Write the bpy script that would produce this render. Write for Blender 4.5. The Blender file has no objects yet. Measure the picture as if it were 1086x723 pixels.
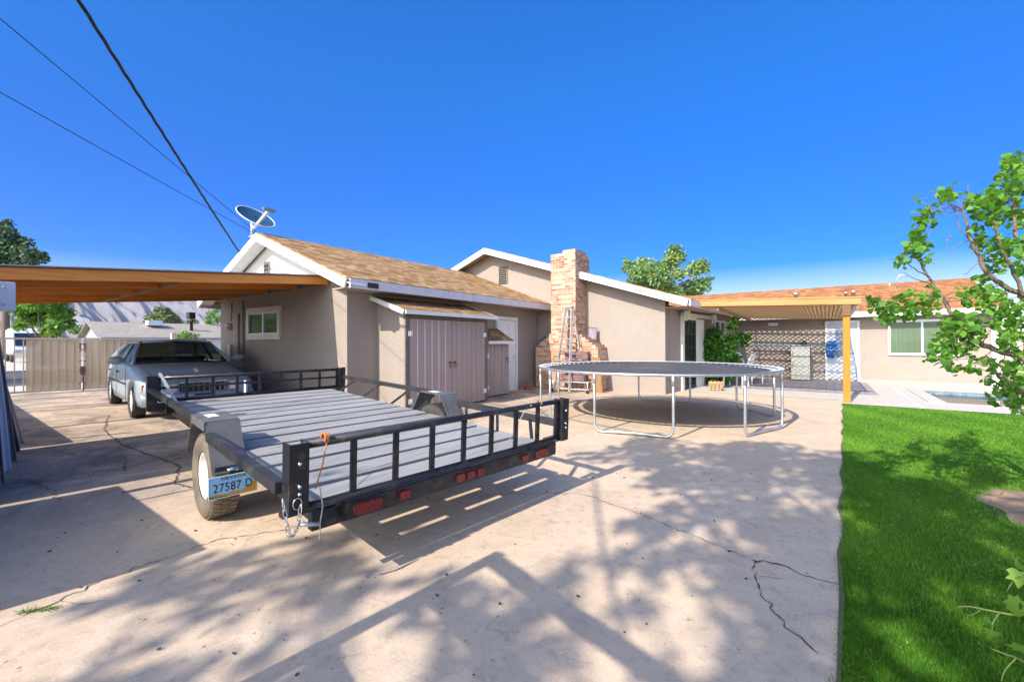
import bpy, bmesh, math, random
import numpy as np
from mathutils import Vector, Matrix
random.seed(7)
rng = np.random.default_rng(7)
R = math.radians
scene = bpy.context.scene
COL = scene.collection
SUN_EL, SUN_AZ = R(37.5), R(6.5)      # sun height and heading

# ------------------------------------------------------------------ camera model
CAMM = Matrix(((0.808418724, 0.00580468656, 0.588579198),
               (0.588593042, -0.000886435305, -0.808428998),
               (-0.00417093956, 0.999982760, -0.00413320902)))
CAMH = 1.4
FPX = 456.0
def at(px, py, depth):
    """world point seen at photo pixel (px,py) at a distance 'depth' along the optical axis"""
    d = CAMM @ Vector(((px - 543) / FPX, (361.5 - py) / FPX, -1.0))
    return Vector((0, 0, CAMH)) + d * depth

# ------------------------------------------------------------------ mesh helper
class MB:
    def __init__(s):
        s.v = []; s.f = []; s.sm = []
    def add(s, vs, fs, smooth=False):
        b = len(s.v)
        s.v.extend([tuple(p) for p in vs])
        for f in fs:
            s.f.append([b + i for i in f]); s.sm.append(smooth)
        return s
    def box(s, a, b, M=None):
        x0, y0, z0 = a; x1, y1, z1 = b
        vs = [(x0,y0,z0),(x1,y0,z0),(x1,y1,z0),(x0,y1,z0),(x0,y0,z1),(x1,y0,z1),(x1,y1,z1),(x0,y1,z1)]
        if M is not None: vs = [M @ Vector(v) for v in vs]
        return s.add(vs, [(0,3,2,1),(4,5,6,7),(0,1,5,4),(1,2,6,5),(2,3,7,6),(3,0,4,7)])
    def bar(s, p, q, w, h, up=(0,0,1), roll=0):
        """box beam from p to q, width w (sideways), height h (along up)"""
        p = Vector(p); q = Vector(q); d = q - p; L = d.length; d.normalize()
        u = Vector(up)
        if abs(d.dot(u)) > .99: u = Vector((0,1,0)) if abs(d.y) < .9 else Vector((1,0,0))
        sx = d.cross(u).normalized(); u = sx.cross(d).normalized()
        if roll:
            rm = Matrix.Rotation(roll, 3, d); sx = rm @ sx; u = rm @ u
        vs = []
        for c in (p, q):
            for a, b in ((-1,-1),(1,-1),(1,1),(-1,1)):
                vs.append(c + sx * (a * w / 2) + u * (b * h / 2))
        return s.add(vs, [(0,1,2,3),(7,6,5,4),(0,4,5,1),(1,5,6,2),(2,6,7,3),(3,7,4,0)])
    def tube(s, pts, r, n=8, closed=False, caps=True):
        pts = [Vector(p) for p in pts]; N = len(pts)
        rs = r if isinstance(r, (list, tuple)) else [r] * N
        vs = []; prev = None
        for i in range(N):
            if closed: t = pts[(i + 1) % N] - pts[i - 1]
            elif i == 0: t = pts[1] - pts[0]
            elif i == N - 1: t = pts[-1] - pts[-2]
            else: t = pts[i + 1] - pts[i - 1]
            t.normalize()
            if prev is None:
                a = Vector((0,0,1)) if abs(t.z) < .9 else Vector((1,0,0))
                u = t.cross(a).normalized()
            else:
                u = prev - t * prev.dot(t)
                if u.length < 1e-5: u = t.cross(Vector((1,0,0)))
                u.normalize()
            prev = u; w = t.cross(u)
            for k in range(n):
                a = 2 * math.pi * k / n
                vs.append(pts[i] + (u * math.cos(a) + w * math.sin(a)) * rs[i])
        fs = []
        for i in range(N if closed else N - 1):
            j = (i + 1) % N
            for k in range(n):
                k2 = (k + 1) % n
                fs.append((i*n+k, i*n+k2, j*n+k2, j*n+k))
        if not closed and caps:
            fs.append(tuple(range(n - 1, -1, -1))); fs.append(tuple((N-1)*n + k for k in range(n)))
        return s.add(vs, fs, True)
    def lathe(s, prof, n=24, M=None, smooth=True, caps=True):
        """profile [(r,h)] turned round z, then moved by M"""
        vs = []
        for r, h in prof:
            for k in range(n):
                a = 2 * math.pi * k / n
                v = Vector((r * math.cos(a), r * math.sin(a), h))
                vs.append(M @ v if M is not None else v)
        fs = []
        for i in range(len(prof) - 1):
            for k in range(n):
                k2 = (k + 1) % n
                fs.append((i*n+k, i*n+k2, (i+1)*n+k2, (i+1)*n+k))
        if caps and prof[0][0] > 1e-6: fs.append(tuple(range(n - 1, -1, -1)))
        if caps and prof[-1][0] > 1e-6: fs.append(tuple((len(prof)-1)*n + k for k in range(n)))
        return s.add(vs, fs, smooth)
    def prism(s, poly, ext):
        """poly: 3-D polygon (ccw seen from the side ext points to), extruded by vector ext"""
        n = len(poly); e = Vector(ext)
        vs = [Vector(p) for p in poly] + [Vector(p) + e for p in poly]
        fs = [tuple(range(n - 1, -1, -1)), tuple(range(n, 2 * n))]
        for i in range(n):
            j = (i + 1) % n
            fs.append((i, j, n + j, n + i))
        return s.add(vs, fs)
    def sheet(s, poly):
        return s.add(poly, [tuple(range(len(poly)))])
    def build(s, name, mat, parent=None, bevel=0, loc=None, recalc=True, world=True):
        me = bpy.data.meshes.new(name)
        vs = s.v
        if parent is None and loc is None and vs:
            a = np.array(vs); mn = a.min(0); mx = a.max(0)
            loc = ((mn[0]+mx[0])/2, (mn[1]+mx[1])/2, mn[2])
        if parent is None and loc is not None:
            vs = [(v[0]-loc[0], v[1]-loc[1], v[2]-loc[2]) for v in vs]
        me.from_pydata(vs, [], s.f)
        me.polygons.foreach_set('use_smooth', s.sm)
        if recalc or bevel:
            bm = bmesh.new(); bm.from_mesh(me)
            bmesh.ops.remove_doubles(bm, verts=bm.verts, dist=1e-6) if bevel else None
            if recalc: bmesh.ops.recalc_face_normals(bm, faces=bm.faces)
            if bevel:
                ed = [e for e in bm.edges if len(e.link_faces) == 2 and e.calc_face_angle(0) > .6]
                bmesh.ops.bevel(bm, geom=ed, offset=bevel, segments=2, affect='EDGES', clamp_overlap=True)
            bm.to_mesh(me); bm.free()
        uvproj(me)
        me.materials.append(mat)
        o = bpy.data.objects.new(name, me); COL.objects.link(o)
        if parent is None: o.location = loc or (0,0,0)
        else:
            o.parent = parent
            if world and parent.type == 'EMPTY': o.matrix_parent_inverse = parent.matrix_basis.inverted()
        return o
def uvproj(me):
    uv = me.uv_layers.new(name='UVMap')
    for p in me.polygons:
        n = p.normal
        if abs(n.z) > .995: u = Vector((1,0,0))
        else:
            u = Vector((0,0,1)).cross(n).normalized()
        v = n.cross(u)
        for li in p.loop_indices:
            c = me.vertices[me.loops[li].vertex_index].co
            uv.data[li].uv = (c.dot(u), c.dot(v))
def tag(o, label=None, cat=None, group=None, kind=None):
    if label: o['label'] = label
    if cat: o['category'] = cat
    if group: o['group'] = group
    if kind: o['kind'] = kind
    return o
def thing(name, label, cat, loc=(0,0,0), rotz=0, group=None):
    o = bpy.data.objects.new(name, None); COL.objects.link(o)
    o.empty_display_size = .2
    o.matrix_basis = Matrix.Translation(loc) @ Matrix.Rotation(rotz, 4, 'Z')
    return tag(o, label, cat, group)
def struct(name, mb, mat, **k):
    return tag(mb.build(name, mat, **k), kind='structure')
def copy_tree(o, parent=None):
    c = o.copy(); COL.objects.link(c)
    if parent is not None: c.parent = parent
    for ch in [x for x in bpy.data.objects if x.parent == o]: copy_tree(ch, c)
    return c

# ------------------------------------------------------------------ materials
def nd(nt, t, **k):
    n = nt.nodes.new(t)
    for a, b in k.items():
        if a in n.inputs.keys(): n.inputs[a].default_value = b
        else: setattr(n, a, b)
    return n
def rgb(c): return (c[0], c[1], c[2], 1)
def newmat(name):
    m = bpy.data.materials.new(name); m.use_nodes = True
    nt = m.node_tree; b = nt.nodes['Principled BSDF']
    return m, nt, b
def mixrgb(nt, fac, a, b, mode='MIX'):
    n = nt.nodes.new('ShaderNodeMix'); n.data_type = 'RGBA'; n.blend_type = mode
    for sock, val in ((n.inputs[0], fac), (n.inputs[6], a), (n.inputs[7], b)):
        if isinstance(val, bpy.types.NodeSocket): nt.links.new(val, sock)
        elif isinstance(val, (int, float)): sock.default_value = val
        else: sock.default_value = rgb(val)
    return n.outputs[2]
def ramp(nt, src, stops):
    n = nt.nodes.new('ShaderNodeValToRGB'); e = n.color_ramp.elements
    while len(e) < len(stops): e.new(.5)
    for i, (p, c) in enumerate(stops):
        e[i].position = p; e[i].color = rgb(c) if not isinstance(c, (int, float)) else (c, c, c, 1)
    nt.links.new(src, n.inputs[0]); return n.outputs[0]
def coords(nt, kind='Object', scale=(1,1,1), rot=(0,0,0)):
    tc = nt.nodes.new('ShaderNodeTexCoord'); mp = nt.nodes.new('ShaderNodeMapping')
    mp.inputs['Scale'].default_value = scale; mp.inputs['Rotation'].default_value = rot
    nt.links.new(tc.outputs[kind], mp.inputs[0]); return mp.outputs[0]
def noise(nt, vec, scale, detail=4, rough=.55, dist=0):
    n = nd(nt, 'ShaderNodeTexNoise', Scale=scale, Detail=detail, Roughness=rough, Distortion=dist)
    nt.links.new(vec, n.inputs['Vector']); return n.outputs['Fac']
def bump(nt, b, h, strength=.3, dist=.01):
    n = nd(nt, 'ShaderNodeBump', Strength=strength, Distance=dist)
    nt.links.new(h, n.inputs['Height']); nt.links.new(n.outputs[0], b.inputs['Normal'])
def surf(name, c1, c2=None, scale=3, rough=.7, metal=0, bs=0, bscale=60, bd=.005, grime=None, coat=0, spec=.5, kind='Object', stretch=(1,1,1)):
    m, nt, b = newmat(name); c2 = c2 or tuple(x * .8 for x in c1)
    v = coords(nt, kind, stretch)
    col = mixrgb(nt, ramp(nt, noise(nt, v, scale, 6, .6), [(.3, 0.), (.7, 1.)]), c1, c2)
    if grime: col = mixrgb(nt, ramp(nt, noise(nt, v, grime[1], 5, .65), [(.52, 0.), (.75, grime[2])]), col, grime[0])
    nt.links.new(col, b.inputs['Base Color'])
    b.inputs['Metallic'].default_value = metal
    rr = ramp(nt, noise(nt, v, scale * 2.3, 4), [(.25, max(rough - .12, .02)), (.75, min(rough + .12, 1))])
    nt.links.new(rr, b.inputs['Roughness'])
    b.inputs['Coat Weight'].default_value = coat; b.inputs['Coat Roughness'].default_value = .08
    b.inputs['Specular IOR Level'].default_value = spec
    if bs: bump(nt, b, noise(nt, v, bscale, 3, .6), bs, bd)
    return m
def stucco_mat(name, c1, c2):
    m, nt, b = newmat(name); v = coords(nt)
    a = ramp(nt, noise(nt, v, .9, 5, .6), [(.3, 0.), (.72, 1.)])
    col = mixrgb(nt, a, c1, c2)
    st = coords(nt, 'Object', (7, 7, .5))
    col = mixrgb(nt, ramp(nt, noise(nt, st, 1.2, 4), [(.5, 0.), (.8, .18)]), col, tuple(x * .72 for x in c1))
    col = mixrgb(nt, ramp(nt, noise(nt, v, 4, 6, .7, .4), [(.52, 0.), (.72, .3)]), col, tuple(min(1, x * 1.18) for x in c1))
    fine = noise(nt, v, 55, 4, .7)
    col = mixrgb(nt, ramp(nt, fine, [(.35, .16), (.6, 0.)]), col, tuple(x * .6 for x in c1))
    nt.links.new(col, b.inputs['Base Color']); b.inputs['Roughness'].default_value = .92
    b.inputs['Specular IOR Level'].default_value = .2
    h = nt.nodes.new('ShaderNodeMath'); h.operation = 'ADD'
    nt.links.new(fine, h.inputs[0]); nt.links.new(noise(nt, v, 22, 3, .5), h.inputs[1])
    bump(nt, b, h.outputs[0], .8, .012)
    return m
def shingle_mat(name, cols, dark):
    m, nt, b = newmat(name); uv = coords(nt, 'UV')
    br = nd(nt, 'ShaderNodeTexBrick', offset=.5, offset_frequency=2)
    br.inputs['Scale'].default_value = 1; br.inputs['Brick Width'].default_value = .21
    br.inputs['Row Height'].default_value = .14; br.inputs['Mortar Size'].default_value = .006
    br.inputs['Mortar Smooth'].default_value = .1; br.inputs['Bias'].default_value = 0
    br.inputs['Color1'].default_value = (0,0,0,1); br.inputs['Color2'].default_value = (1,1,1,1)
    br.inputs['Mortar'].default_value = (.5,.5,.5,1)
    # wobble the lookup so courses are not ruler straight
    nt.links.new(uv, br.inputs['Vector'])
    t = ramp(nt, br.outputs['Color'], [(0, cols[0]), (.35, cols[1]), (.7, cols[2]), (1, cols[3])])
    gran = noise(nt, uv, 60, 3, .8)
    t = mixrgb(nt, ramp(nt, gran, [(.35, .35), (.65, 0.)]), t, dark)
    t = mixrgb(nt, ramp(nt, noise(nt, uv, .8, 5), [(.4, 0.), (.8, .45)]), t, tuple(x*.75 for x in cols[1]))
    t = mixrgb(nt, br.outputs['Fac'], t, dark)
    nt.links.new(t, b.inputs['Base Color']); b.inputs['Roughness'].default_value = .95
    b.inputs['Specular IOR Level'].default_value = .15
    sp = nt.nodes.new('ShaderNodeSeparateXYZ'); nt.links.new(uv, sp.inputs[0])
    md = nt.nodes.new('ShaderNodeMath'); md.operation = 'FLOORED_MODULO'; md.inputs[1].default_value = .14
    nt.links.new(sp.outputs[1], md.inputs[0])
    ml = nt.nodes.new('ShaderNodeMath'); ml.operation = 'MULTIPLY_ADD'; ml.inputs[1].default_value = -4
    nt.links.new(md.outputs[0], ml.inputs[0]); nt.links.new(gran, ml.inputs[2])
    bump(nt, b, ml.outputs[0], .5, .012)
    return m
def brick_mat(name, cols, mortar):
    m, nt, b = newmat(name); uv = coords(nt, 'UV')
    br = nd(nt, 'ShaderNodeTexBrick', offset=.5, offset_frequency=2)
    for k, val in (('Scale', 1), ('Brick Width', .205), ('Row Height', .073), ('Mortar Size', .006), ('Mortar Smooth', .3), ('Bias', 0)):
        br.inputs[k].default_value = val
    br.inputs['Color1'].default_value = (0,0,0,1); br.inputs['Color2'].default_value = (1,1,1,1); br.inputs['Mortar'].default_value = (.5,.5,.5,1)
    nt.links.new(uv, br.inputs['Vector'])
    t = ramp(nt, br.outputs['Color'], [(0, cols[0]), (.35, cols[1]), (.7, cols[2]), (1, cols[3])])
    blot = noise(nt, uv, 7, 5, .7)
    t = mixrgb(nt, ramp(nt, blot, [(.45, 0.), (.7, .7)]), t, cols[2])
    t = mixrgb(nt, ramp(nt, noise(nt, uv, 40, 3), [(.4, .3), (.6, 0.)]), t, cols[0])
    t = mixrgb(nt, br.outputs['Fac'], t, mortar)
    nt.links.new(t, b.inputs['Base Color']); b.inputs['Roughness'].default_value = .9
    inv = nt.nodes.new('ShaderNodeMath'); inv.operation = 'SUBTRACT'; inv.inputs[0].default_value = 1
    nt.links.new(br.outputs['Fac'], inv.inputs[1])
    ad = nt.nodes.new('ShaderNodeMath'); ad.operation = 'MULTIPLY_ADD'; ad.inputs[1].default_value = .5
    nt.links.new(noise(nt, uv, 30, 3), ad.inputs[0]); nt.links.new(inv.outputs[0], ad.inputs[2])
    bump(nt, b, ad.outputs[0], .8, .01)
    return m
def wood_mat(name, c1, c2, c3, axis='Y', rough=.65, knots=True):
    m, nt, b = newmat(name)
    st = {'X': (1.2, 22, 22), 'Y': (22, 1.2, 22), 'Z': (22, 22, 1.2)}[axis]
    v = coords(nt, 'Object', st); v1 = coords(nt, 'Object', {'X': (.35,1,1), 'Y': (1,.35,1), 'Z': (1,1,.35)}[axis])
    g = noise(nt, v, 1.6, 6, .65, .4)
    col = ramp(nt, g, [(.25, c3), (.5, c1), (.75, c2)])
    col = mixrgb(nt, ramp(nt, noise(nt, v1, 2.2, 3), [(.35, 0.), (.7, .6)]), col, c2)
    if knots:
        vo = nd(nt, 'ShaderNodeTexVoronoi', Scale=2.6); nt.links.new(v1, vo.inputs['Vector'])
        col = mixrgb(nt, ramp(nt, vo.outputs['Distance'], [(.04, .85), (.11, 0.)]), col, tuple(x * .28 for x in c3))
    nt.links.new(col, b.inputs['Base Color']); b.inputs['Roughness'].default_value = rough
    b.inputs['Specular IOR Level'].default_value = .3
    bump(nt, b, g, .25, .004)
    return m
def leaf_mat(name, c1, c2, c3=None, trans=.35, rough=.5):
    m, nt, b = newmat(name)
    a = nt.nodes.new('ShaderNodeAttribute'); a.attribute_name = 'tone'
    stops = [(0, c1), (1, c2)] if c3 is None else [(0, c1), (.6, c2), (1, c3)]
    col = ramp(nt, a.outputs['Fac'], stops)
    nt.links.new(col, b.inputs['Base Color']); b.inputs['Roughness'].default_value = rough
    b.inputs['Specular IOR Level'].default_value = .35
    tr = nt.nodes.new('ShaderNodeBsdfTranslucent')
    tc = mixrgb(nt, .5, col, (.35, .5, .04)); nt.links.new(tc, tr.inputs[0])
    mx = nt.nodes.new('ShaderNodeMixShader'); mx.inputs[0].default_value = trans
    nt.links.new(b.outputs[0], mx.inputs[1]); nt.links.new(tr.outputs[0], mx.inputs[2])
    nt.links.new(mx.outputs[0], nt.nodes['Material Output'].inputs[0])
    return m
def glass_mat(name, tint=(.75,.8,.78), trans=.8, rough=.03):
    m, nt, b = newmat(name)
    b.inputs['Base Color'].default_value = (.02,.025,.03,1); b.inputs['Roughness'].default_value = rough
    t = nt.nodes.new('ShaderNodeBsdfTransparent'); t.inputs[0].default_value = rgb(tint)
    mx = nt.nodes.new('ShaderNodeMixShader'); mx.inputs[0].default_value = trans
    nt.links.new(b.outputs[0], mx.inputs[1]); nt.links.new(t.outputs[0], mx.inputs[2])
    nt.links.new(mx.outputs[0], nt.nodes['Material Output'].inputs[0])
    return m
def concrete_mat():
    m, nt, b = newmat('stained_concrete'); v = coords(nt, 'Object')
    col = mixrgb(nt, ramp(nt, noise(nt, v, .35, 6, .6), [(.35, 0.), (.65, 1.)]), (.64,.475,.32), (.56,.435,.32))
    col = mixrgb(nt, ramp(nt, noise(nt, v, 1.7, 8, .68, .6), [(.45, 0.), (.72, .7)]), col, (.41,.305,.22))
    col = mixrgb(nt, ramp(nt, noise(nt, v, .9, 7, .7, 1.0), [(.55, 0.), (.75, .55)]), col, (.70,.565,.44))
    # dark tyre / oil stains near the carport
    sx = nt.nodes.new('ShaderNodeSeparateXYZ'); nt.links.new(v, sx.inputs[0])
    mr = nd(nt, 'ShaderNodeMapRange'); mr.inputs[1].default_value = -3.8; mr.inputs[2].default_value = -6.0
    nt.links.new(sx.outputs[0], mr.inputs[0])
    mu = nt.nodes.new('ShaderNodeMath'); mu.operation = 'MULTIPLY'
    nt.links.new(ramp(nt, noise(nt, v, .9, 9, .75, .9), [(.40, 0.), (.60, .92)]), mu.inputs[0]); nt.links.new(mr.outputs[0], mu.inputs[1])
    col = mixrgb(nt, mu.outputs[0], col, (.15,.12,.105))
    st = coords(nt, 'Object', (1, 1, 1), (0, 0, .5))
    col = mixrgb(nt, ramp(nt, noise(nt, v, 14, 6, .75, .5), [(.5, 0.), (.68, .55)]), col, (.33,.255,.20))
    col = mixrgb(nt, ramp(nt, noise(nt, v, 5, 7, .75, 1.5), [(.56, 0.), (.66, .5)]), col, (.30,.235,.19))
    spk = nd(nt, 'ShaderNodeTexVoronoi', Scale=9.); nt.links.new(v, spk.inputs['Vector'])
    col = mixrgb(nt, ramp(nt, spk.outputs['Distance'], [(.05, .8), (.10, 0.)]), col, (.18,.135,.10))
    fine = noise(nt, v, 90, 3, .7)
    col = mixrgb(nt, ramp(nt, fine, [(.35, .3), (.6, 0.)]), col, (.27,.22,.18))
    nt.links.new(col, b.inputs['Base Color'])
    nt.links.new(ramp(nt, noise(nt, v, 3, 5), [(.3, .7), (.7, .95)]), b.inputs['Roughness'])
    b.inputs['Specular IOR Level'].default_value = .3
    h = nt.nodes.new('ShaderNodeMath'); h.operation = 'ADD'
    nt.links.new(fine, h.inputs[0]); nt.links.new(noise(nt, v, 12, 6, .6), h.inputs[1])
    bump(nt, b, h.outputs[0], .25, .006)
    return m

M = {}
M['stucco'] = stucco_mat('taupe_stucco', (.355,.295,.25), (.315,.263,.224))
M['stucco_warm'] = stucco_mat('warm_stucco', (.44,.36,.30), (.40,.33,.275))
M['stucco_pale'] = stucco_mat('pale_gable_stucco', (.62,.57,.52), (.55,.51,.46))
M['white'] = surf('white_trim_paint', (.78,.76,.72), (.70,.68,.64), 4, .5, bs=.08, bscale=40, grime=((.45,.40,.35), 6, .35))
M['white_clean'] = surf('white_enamel', (.78,.78,.76), (.73,.73,.71), 3, .35)
M['gutter'] = surf('grey_white_fascia', (.62,.60,.62), (.55,.53,.55), 4, .5, grime=((.35,.3,.27), 5, .4))
M['shingle'] = shingle_mat('tan_shingles', [(.20,.105,.045), (.31,.18,.08), (.40,.245,.115), (.52,.36,.20)], (.13,.075,.035))
M['shingle_red'] = shingle_mat('rust_shingles', [(.24,.09,.035), (.35,.145,.06), (.42,.19,.08), (.52,.28,.14)], (.2,.085,.035))
M['brick'] = brick_mat('salmon_bricks', [(.26,.09,.045), (.43,.20,.11), (.52,.33,.22), (.60,.46,.34)], (.54,.46,.38))
M['brick_dark'] = brick_mat('red_bricks', [(.22,.075,.05), (.33,.13,.09), (.40,.19,.13), (.5,.3,.22)], (.45,.38,.33))
M['carport_wood'] = wood_mat('orange_rafter_wood', (.74,.25,.045), (.80,.36,.09), (.55,.15,.022), 'Y')
M['carport_beam'] = wood_mat('orange_beam_wood', (.60,.27,.08), (.72,.38,.14), (.42,.15,.04), 'X')
M['roof_under'] = wood_mat('carport_ceiling_boards', (.30,.115,.035), (.36,.15,.05), (.22,.075,.02), 'X')
M['patio_wood'] = wood_mat('golden_cedar_beam', (.41,.205,.065), (.49,.28,.11), (.25,.105,.03), 'X')
M['post_wood'] = wood_mat('golden_cedar_post', (.45,.175,.016), (.50,.21,.028), (.37,.13,.012), 'Z', knots=False)
M['lattice'] = wood_mat('brown_lattice', (.33,.20,.095), (.39,.25,.13), (.24,.135,.06), 'X', knots=False)
M['shed_door'] = wood_mat('mauve_painted_siding', (.35,.268,.235), (.40,.31,.272), (.29,.22,.195), 'Z', .75, False)
M['batten'] = wood_mat('pale_worn_batten', (.60,.50,.47), (.66,.56,.53), (.5,.41,.39), 'Z', .75, False)
M['plank'] = wood_mat('weathered_deck_boards', (.245,.24,.237), (.33,.322,.315), (.125,.12,.117), 'Y', .8, False)
M['dark_wood'] = surf('dark_timber', (.13,.10,.08), (.19,.15,.12), 8, .8)
M['plank_dark'] = wood_mat('brown_board', (.24,.135,.055), (.31,.18,.08), (.16,.085,.03), 'Z', .6)
M['crate_wood'] = wood_mat('raw_pine', (.36,.24,.12), (.42,.30,.16), (.26,.16,.08), 'Z', .7)
M['black'] = surf('black_trailer_paint', (.006,.007,.010), (.012,.013,.016), 5, .5, 0, .1, 30, grime=((.15,.085,.055), 13, .6), coat=.2)
M['black_worn'] = surf('worn_dusty_black_paint', (.085,.083,.085), (.14,.135,.13), 4, .55, 0, .1, 40, grime=((.035,.033,.035), 5, .6))
M['black_rail'] = surf('dusty_black_rail', (.018,.018,.02), (.035,.034,.034), 4, .42, 0, .1, 40, grime=((.11,.105,.10), 6, .6))
M['black_matte'] = surf('matte_black', (.02,.02,.022), (.03,.03,.03), 6, .7)
M['galv'] = surf('galvanised_steel', (.60,.62,.63), (.46,.48,.49), 14, .38, .85, .05, 60, grime=((.55,.5,.45), 8, .3))
M['alu'] = surf('aluminium', (.72,.72,.70), (.6,.6,.58), 10, .4, .8)
M['chrome'] = surf('bright_metal', (.75,.75,.75), (.65,.65,.65), 8, .2, 1)
M['mat'] = surf('trampoline_fabric', (.045,.045,.052), (.065,.065,.072), 2, .75, bs=.3, bscale=300, grime=((.17,.155,.14), 1.1, .5))
M['tyre'] = surf('dusty_rubber', (.105,.088,.065), (.16,.13,.09), 5, .85, bs=.2, bscale=50, grime=((.24,.19,.125), 4, .8))
M['tyre_dark'] = surf('dark_rubber', (.03,.028,.026), (.05,.046,.042), 5, .85, grime=((.12,.1,.08), 5, .5))
M['rim_white'] = surf('white_wheel_steel', (.72,.71,.68), (.62,.61,.58), 6, .45, grime=((.4,.33,.25), 7, .5))
M['rubber'] = surf('black_rubber', (.015,.015,.015), None, 5, .6)
M['red_lens'] = surf('red_lens', (.22,.006,.005), (.11,.004,.004), 30, .3, coat=.5)
M['orange_cord'] = surf('orange_twine', (.55,.19,.06), (.45,.14,.04), 30, .8)
M['cloth_grey'] = surf('pale_twine', (.5,.46,.4), None, 30, .85)
M['car_paint'] = surf('silver_blue_car_paint', (.32,.39,.43), (.30,.365,.405), 2, .4, .1, coat=.3)
M['car_glass'] = glass_mat('car_glass', (.34,.40,.37), .55)
M['interior'] = surf('dark_car_interior', (.03,.03,.033), (.045,.045,.045), 4, .8)
M['glass'] = surf('dark_window_glass', (.012,.014,.016), (.016,.018,.02), 1, .06, coat=1, spec=.8)
M['tan_frame'] = surf('tan_vinyl_frame', (.66,.58,.47), (.6,.53,.43), 4, .5)
M['curtain'] = surf('pale_green_curtain', (.56,.60,.48), (.42,.47,.35), 3, .9, stretch=(9,9,.25))
M['asphalt'] = surf('asphalt', (.06,.058,.056), (.085,.08,.078), 2, .9, bs=.2, bscale=60)
M['walk'] = surf('pale_street_concrete', (.50,.44,.37), (.44,.39,.33), .6, .9)
M['earth'] = surf('desert_ground', (.34,.26,.18), (.27,.20,.14), .15, .95)
M['soil'] = surf('bare_soil', (.40,.27,.17), (.27,.17,.10), 5, .95, bs=.8, bscale=35, bd=.02)
M['thatch'] = surf('turf_soil', (.075,.12,.02), (.05,.09,.015), 6, .95, bs=.5, bscale=80)
M['concrete'] = concrete_mat()
M['pool_deck'] = surf('pale_pool_concrete', (.50,.45,.40), (.44,.40,.35), 1.2, .85, bs=.1, bscale=70, grime=((.42,.37,.32), 2, .4))
M['crack'] = surf('concrete_crack', (.10,.08,.06), (.05,.04,.032), 9, .95)
M['edge_dirt'] = surf('edge_dirt', (.13,.10,.06), (.08,.09,.03), 12, .95)
M['gate_tan'] = surf('tan_gate_paint', (.66,.55,.38), (.6,.49,.33), 4, .55)
M['bark'] = surf('grey_brown_bark', (.15,.105,.08), (.24,.175,.135), 14, .9, bs=.8, bscale=40, bd=.01)
M['bark_dark'] = surf('dark_bark', (.12,.085,.06), (.18,.13,.095), 9, .9, bs=.8, bscale=30, bd=.02)
M['leaf'] = leaf_mat('apricot_leaf', (.05,.16,.012), (.10,.27,.022), (.18,.37,.04), .38)
M['leaf_vine'] = leaf_mat('vine_leaf', (.10,.24,.03), (.22,.38,.05), None, .4)
M['leaf_shrub'] = leaf_mat('shrub_leaf', (.03,.12,.012), (.08,.24,.025), None, .3)
M['leaf_ash'] = leaf_mat('ash_leaf', (.11,.22,.07), (.20,.32,.10), (.36,.40,.10), .3, .6)
M['leaf_shade'] = leaf_mat('shade_tree_leaf', (.04,.10,.015), (.08,.17,.03), None, .2)
M['leaf_mul'] = leaf_mat('mulberry_leaf', (.05,.15,.012), (.13,.28,.03), None, .3)
M['needle'] = leaf_mat('conifer_needles', (.022,.06,.028), (.06,.12,.05), None, .1, .7)
M['needle_pale'] = leaf_mat('pale_pine_needles', (.11,.15,.06), (.19,.22,.09), None, .15, .7)
M['grass'] = leaf_mat('turf_blades', (.045,.15,.008), (.105,.27,.015), (.2,.36,.03), .25, .55)
M['vine_stem'] = surf('green_stem', (.22,.32,.06), (.3,.3,.08), 20, .6)
M['dish_blue'] = surf('satellite_dish_face', (.014,.06,.12), (.018,.075,.14), 3, .5)
M['dish_grey'] = surf('dish_grey_plastic', (.62,.64,.65), (.56,.58,.6), 5, .5)
M['steel_fridge'] = surf('stainless_steel', (.52,.50,.44), (.46,.44,.39), 3, .35, .75, stretch=(2,2,30))
M['blue'] = surf('blue_plastic', (.03,.14,.42), (.025,.11,.36), 6, .45)
M['blue_pole'] = surf('blue_pole', (.20,.38,.60), None, 6, .35, .3)
M['net'] = surf('blue_net', (.015,.07,.24), (.02,.1,.3), 40, .7)
M['plastic_white'] = surf('white_resin', (.74,.74,.71), (.68,.68,.65), 5, .5)
M['green_plastic'] = surf('bright_green_plastic', (.10,.55,.02), (.08,.45,.02), 8, .4)
M['panel_grey'] = surf('weathered_grey_metal', (.20,.20,.215), (.30,.30,.32), 5, .5, .35, stretch=(4,4,.5), grime=((.10,.09,.085), 6, .6))
M['panel_white'] = surf('white_sheet_metal', (.66,.69,.74), (.6,.63,.68), 5, .45, .1)
M['rust'] = surf('rusty_hardware', (.22,.12,.06), (.15,.09,.05), 20, .8, .3)
M['dirty'] = surf('dark_mixed_junk', (.03,.03,.035), (.3,.16,.15), 14, .8)
M['house_grey'] = surf('grey_siding', (.34,.34,.36), (.3,.3,.32), 2, .8)
M['roof_grey'] = shingle_mat('greyish_tan_shingles', [(.27,.24,.21), (.33,.29,.25), (.38,.34,.29), (.42,.38,.33)], (.2,.17,.15))
M['blockwall'] = brick_mat('grey_block', [(.36,.32,.28), (.4,.36,.31), (.43,.39,.34), (.46,.42,.37)], (.36,.33,.29))
M['rock'] = surf('desert_rock', (.21,.185,.19), (.12,.105,.115), .006, .95, bs=0)
M['car_white'] = surf('white_vehicle_paint', (.72,.72,.72), None, 2, .3, coat=.7)
M['car_dark'] = surf('dark_blue_vehicle_paint', (.03,.05,.10), None, 2, .3, .2, coat=.7)
M['carport_metal'] = surf('grey_roof_metal', (.42,.44,.46), (.36,.38,.4), 4, .4, .6)
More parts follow.
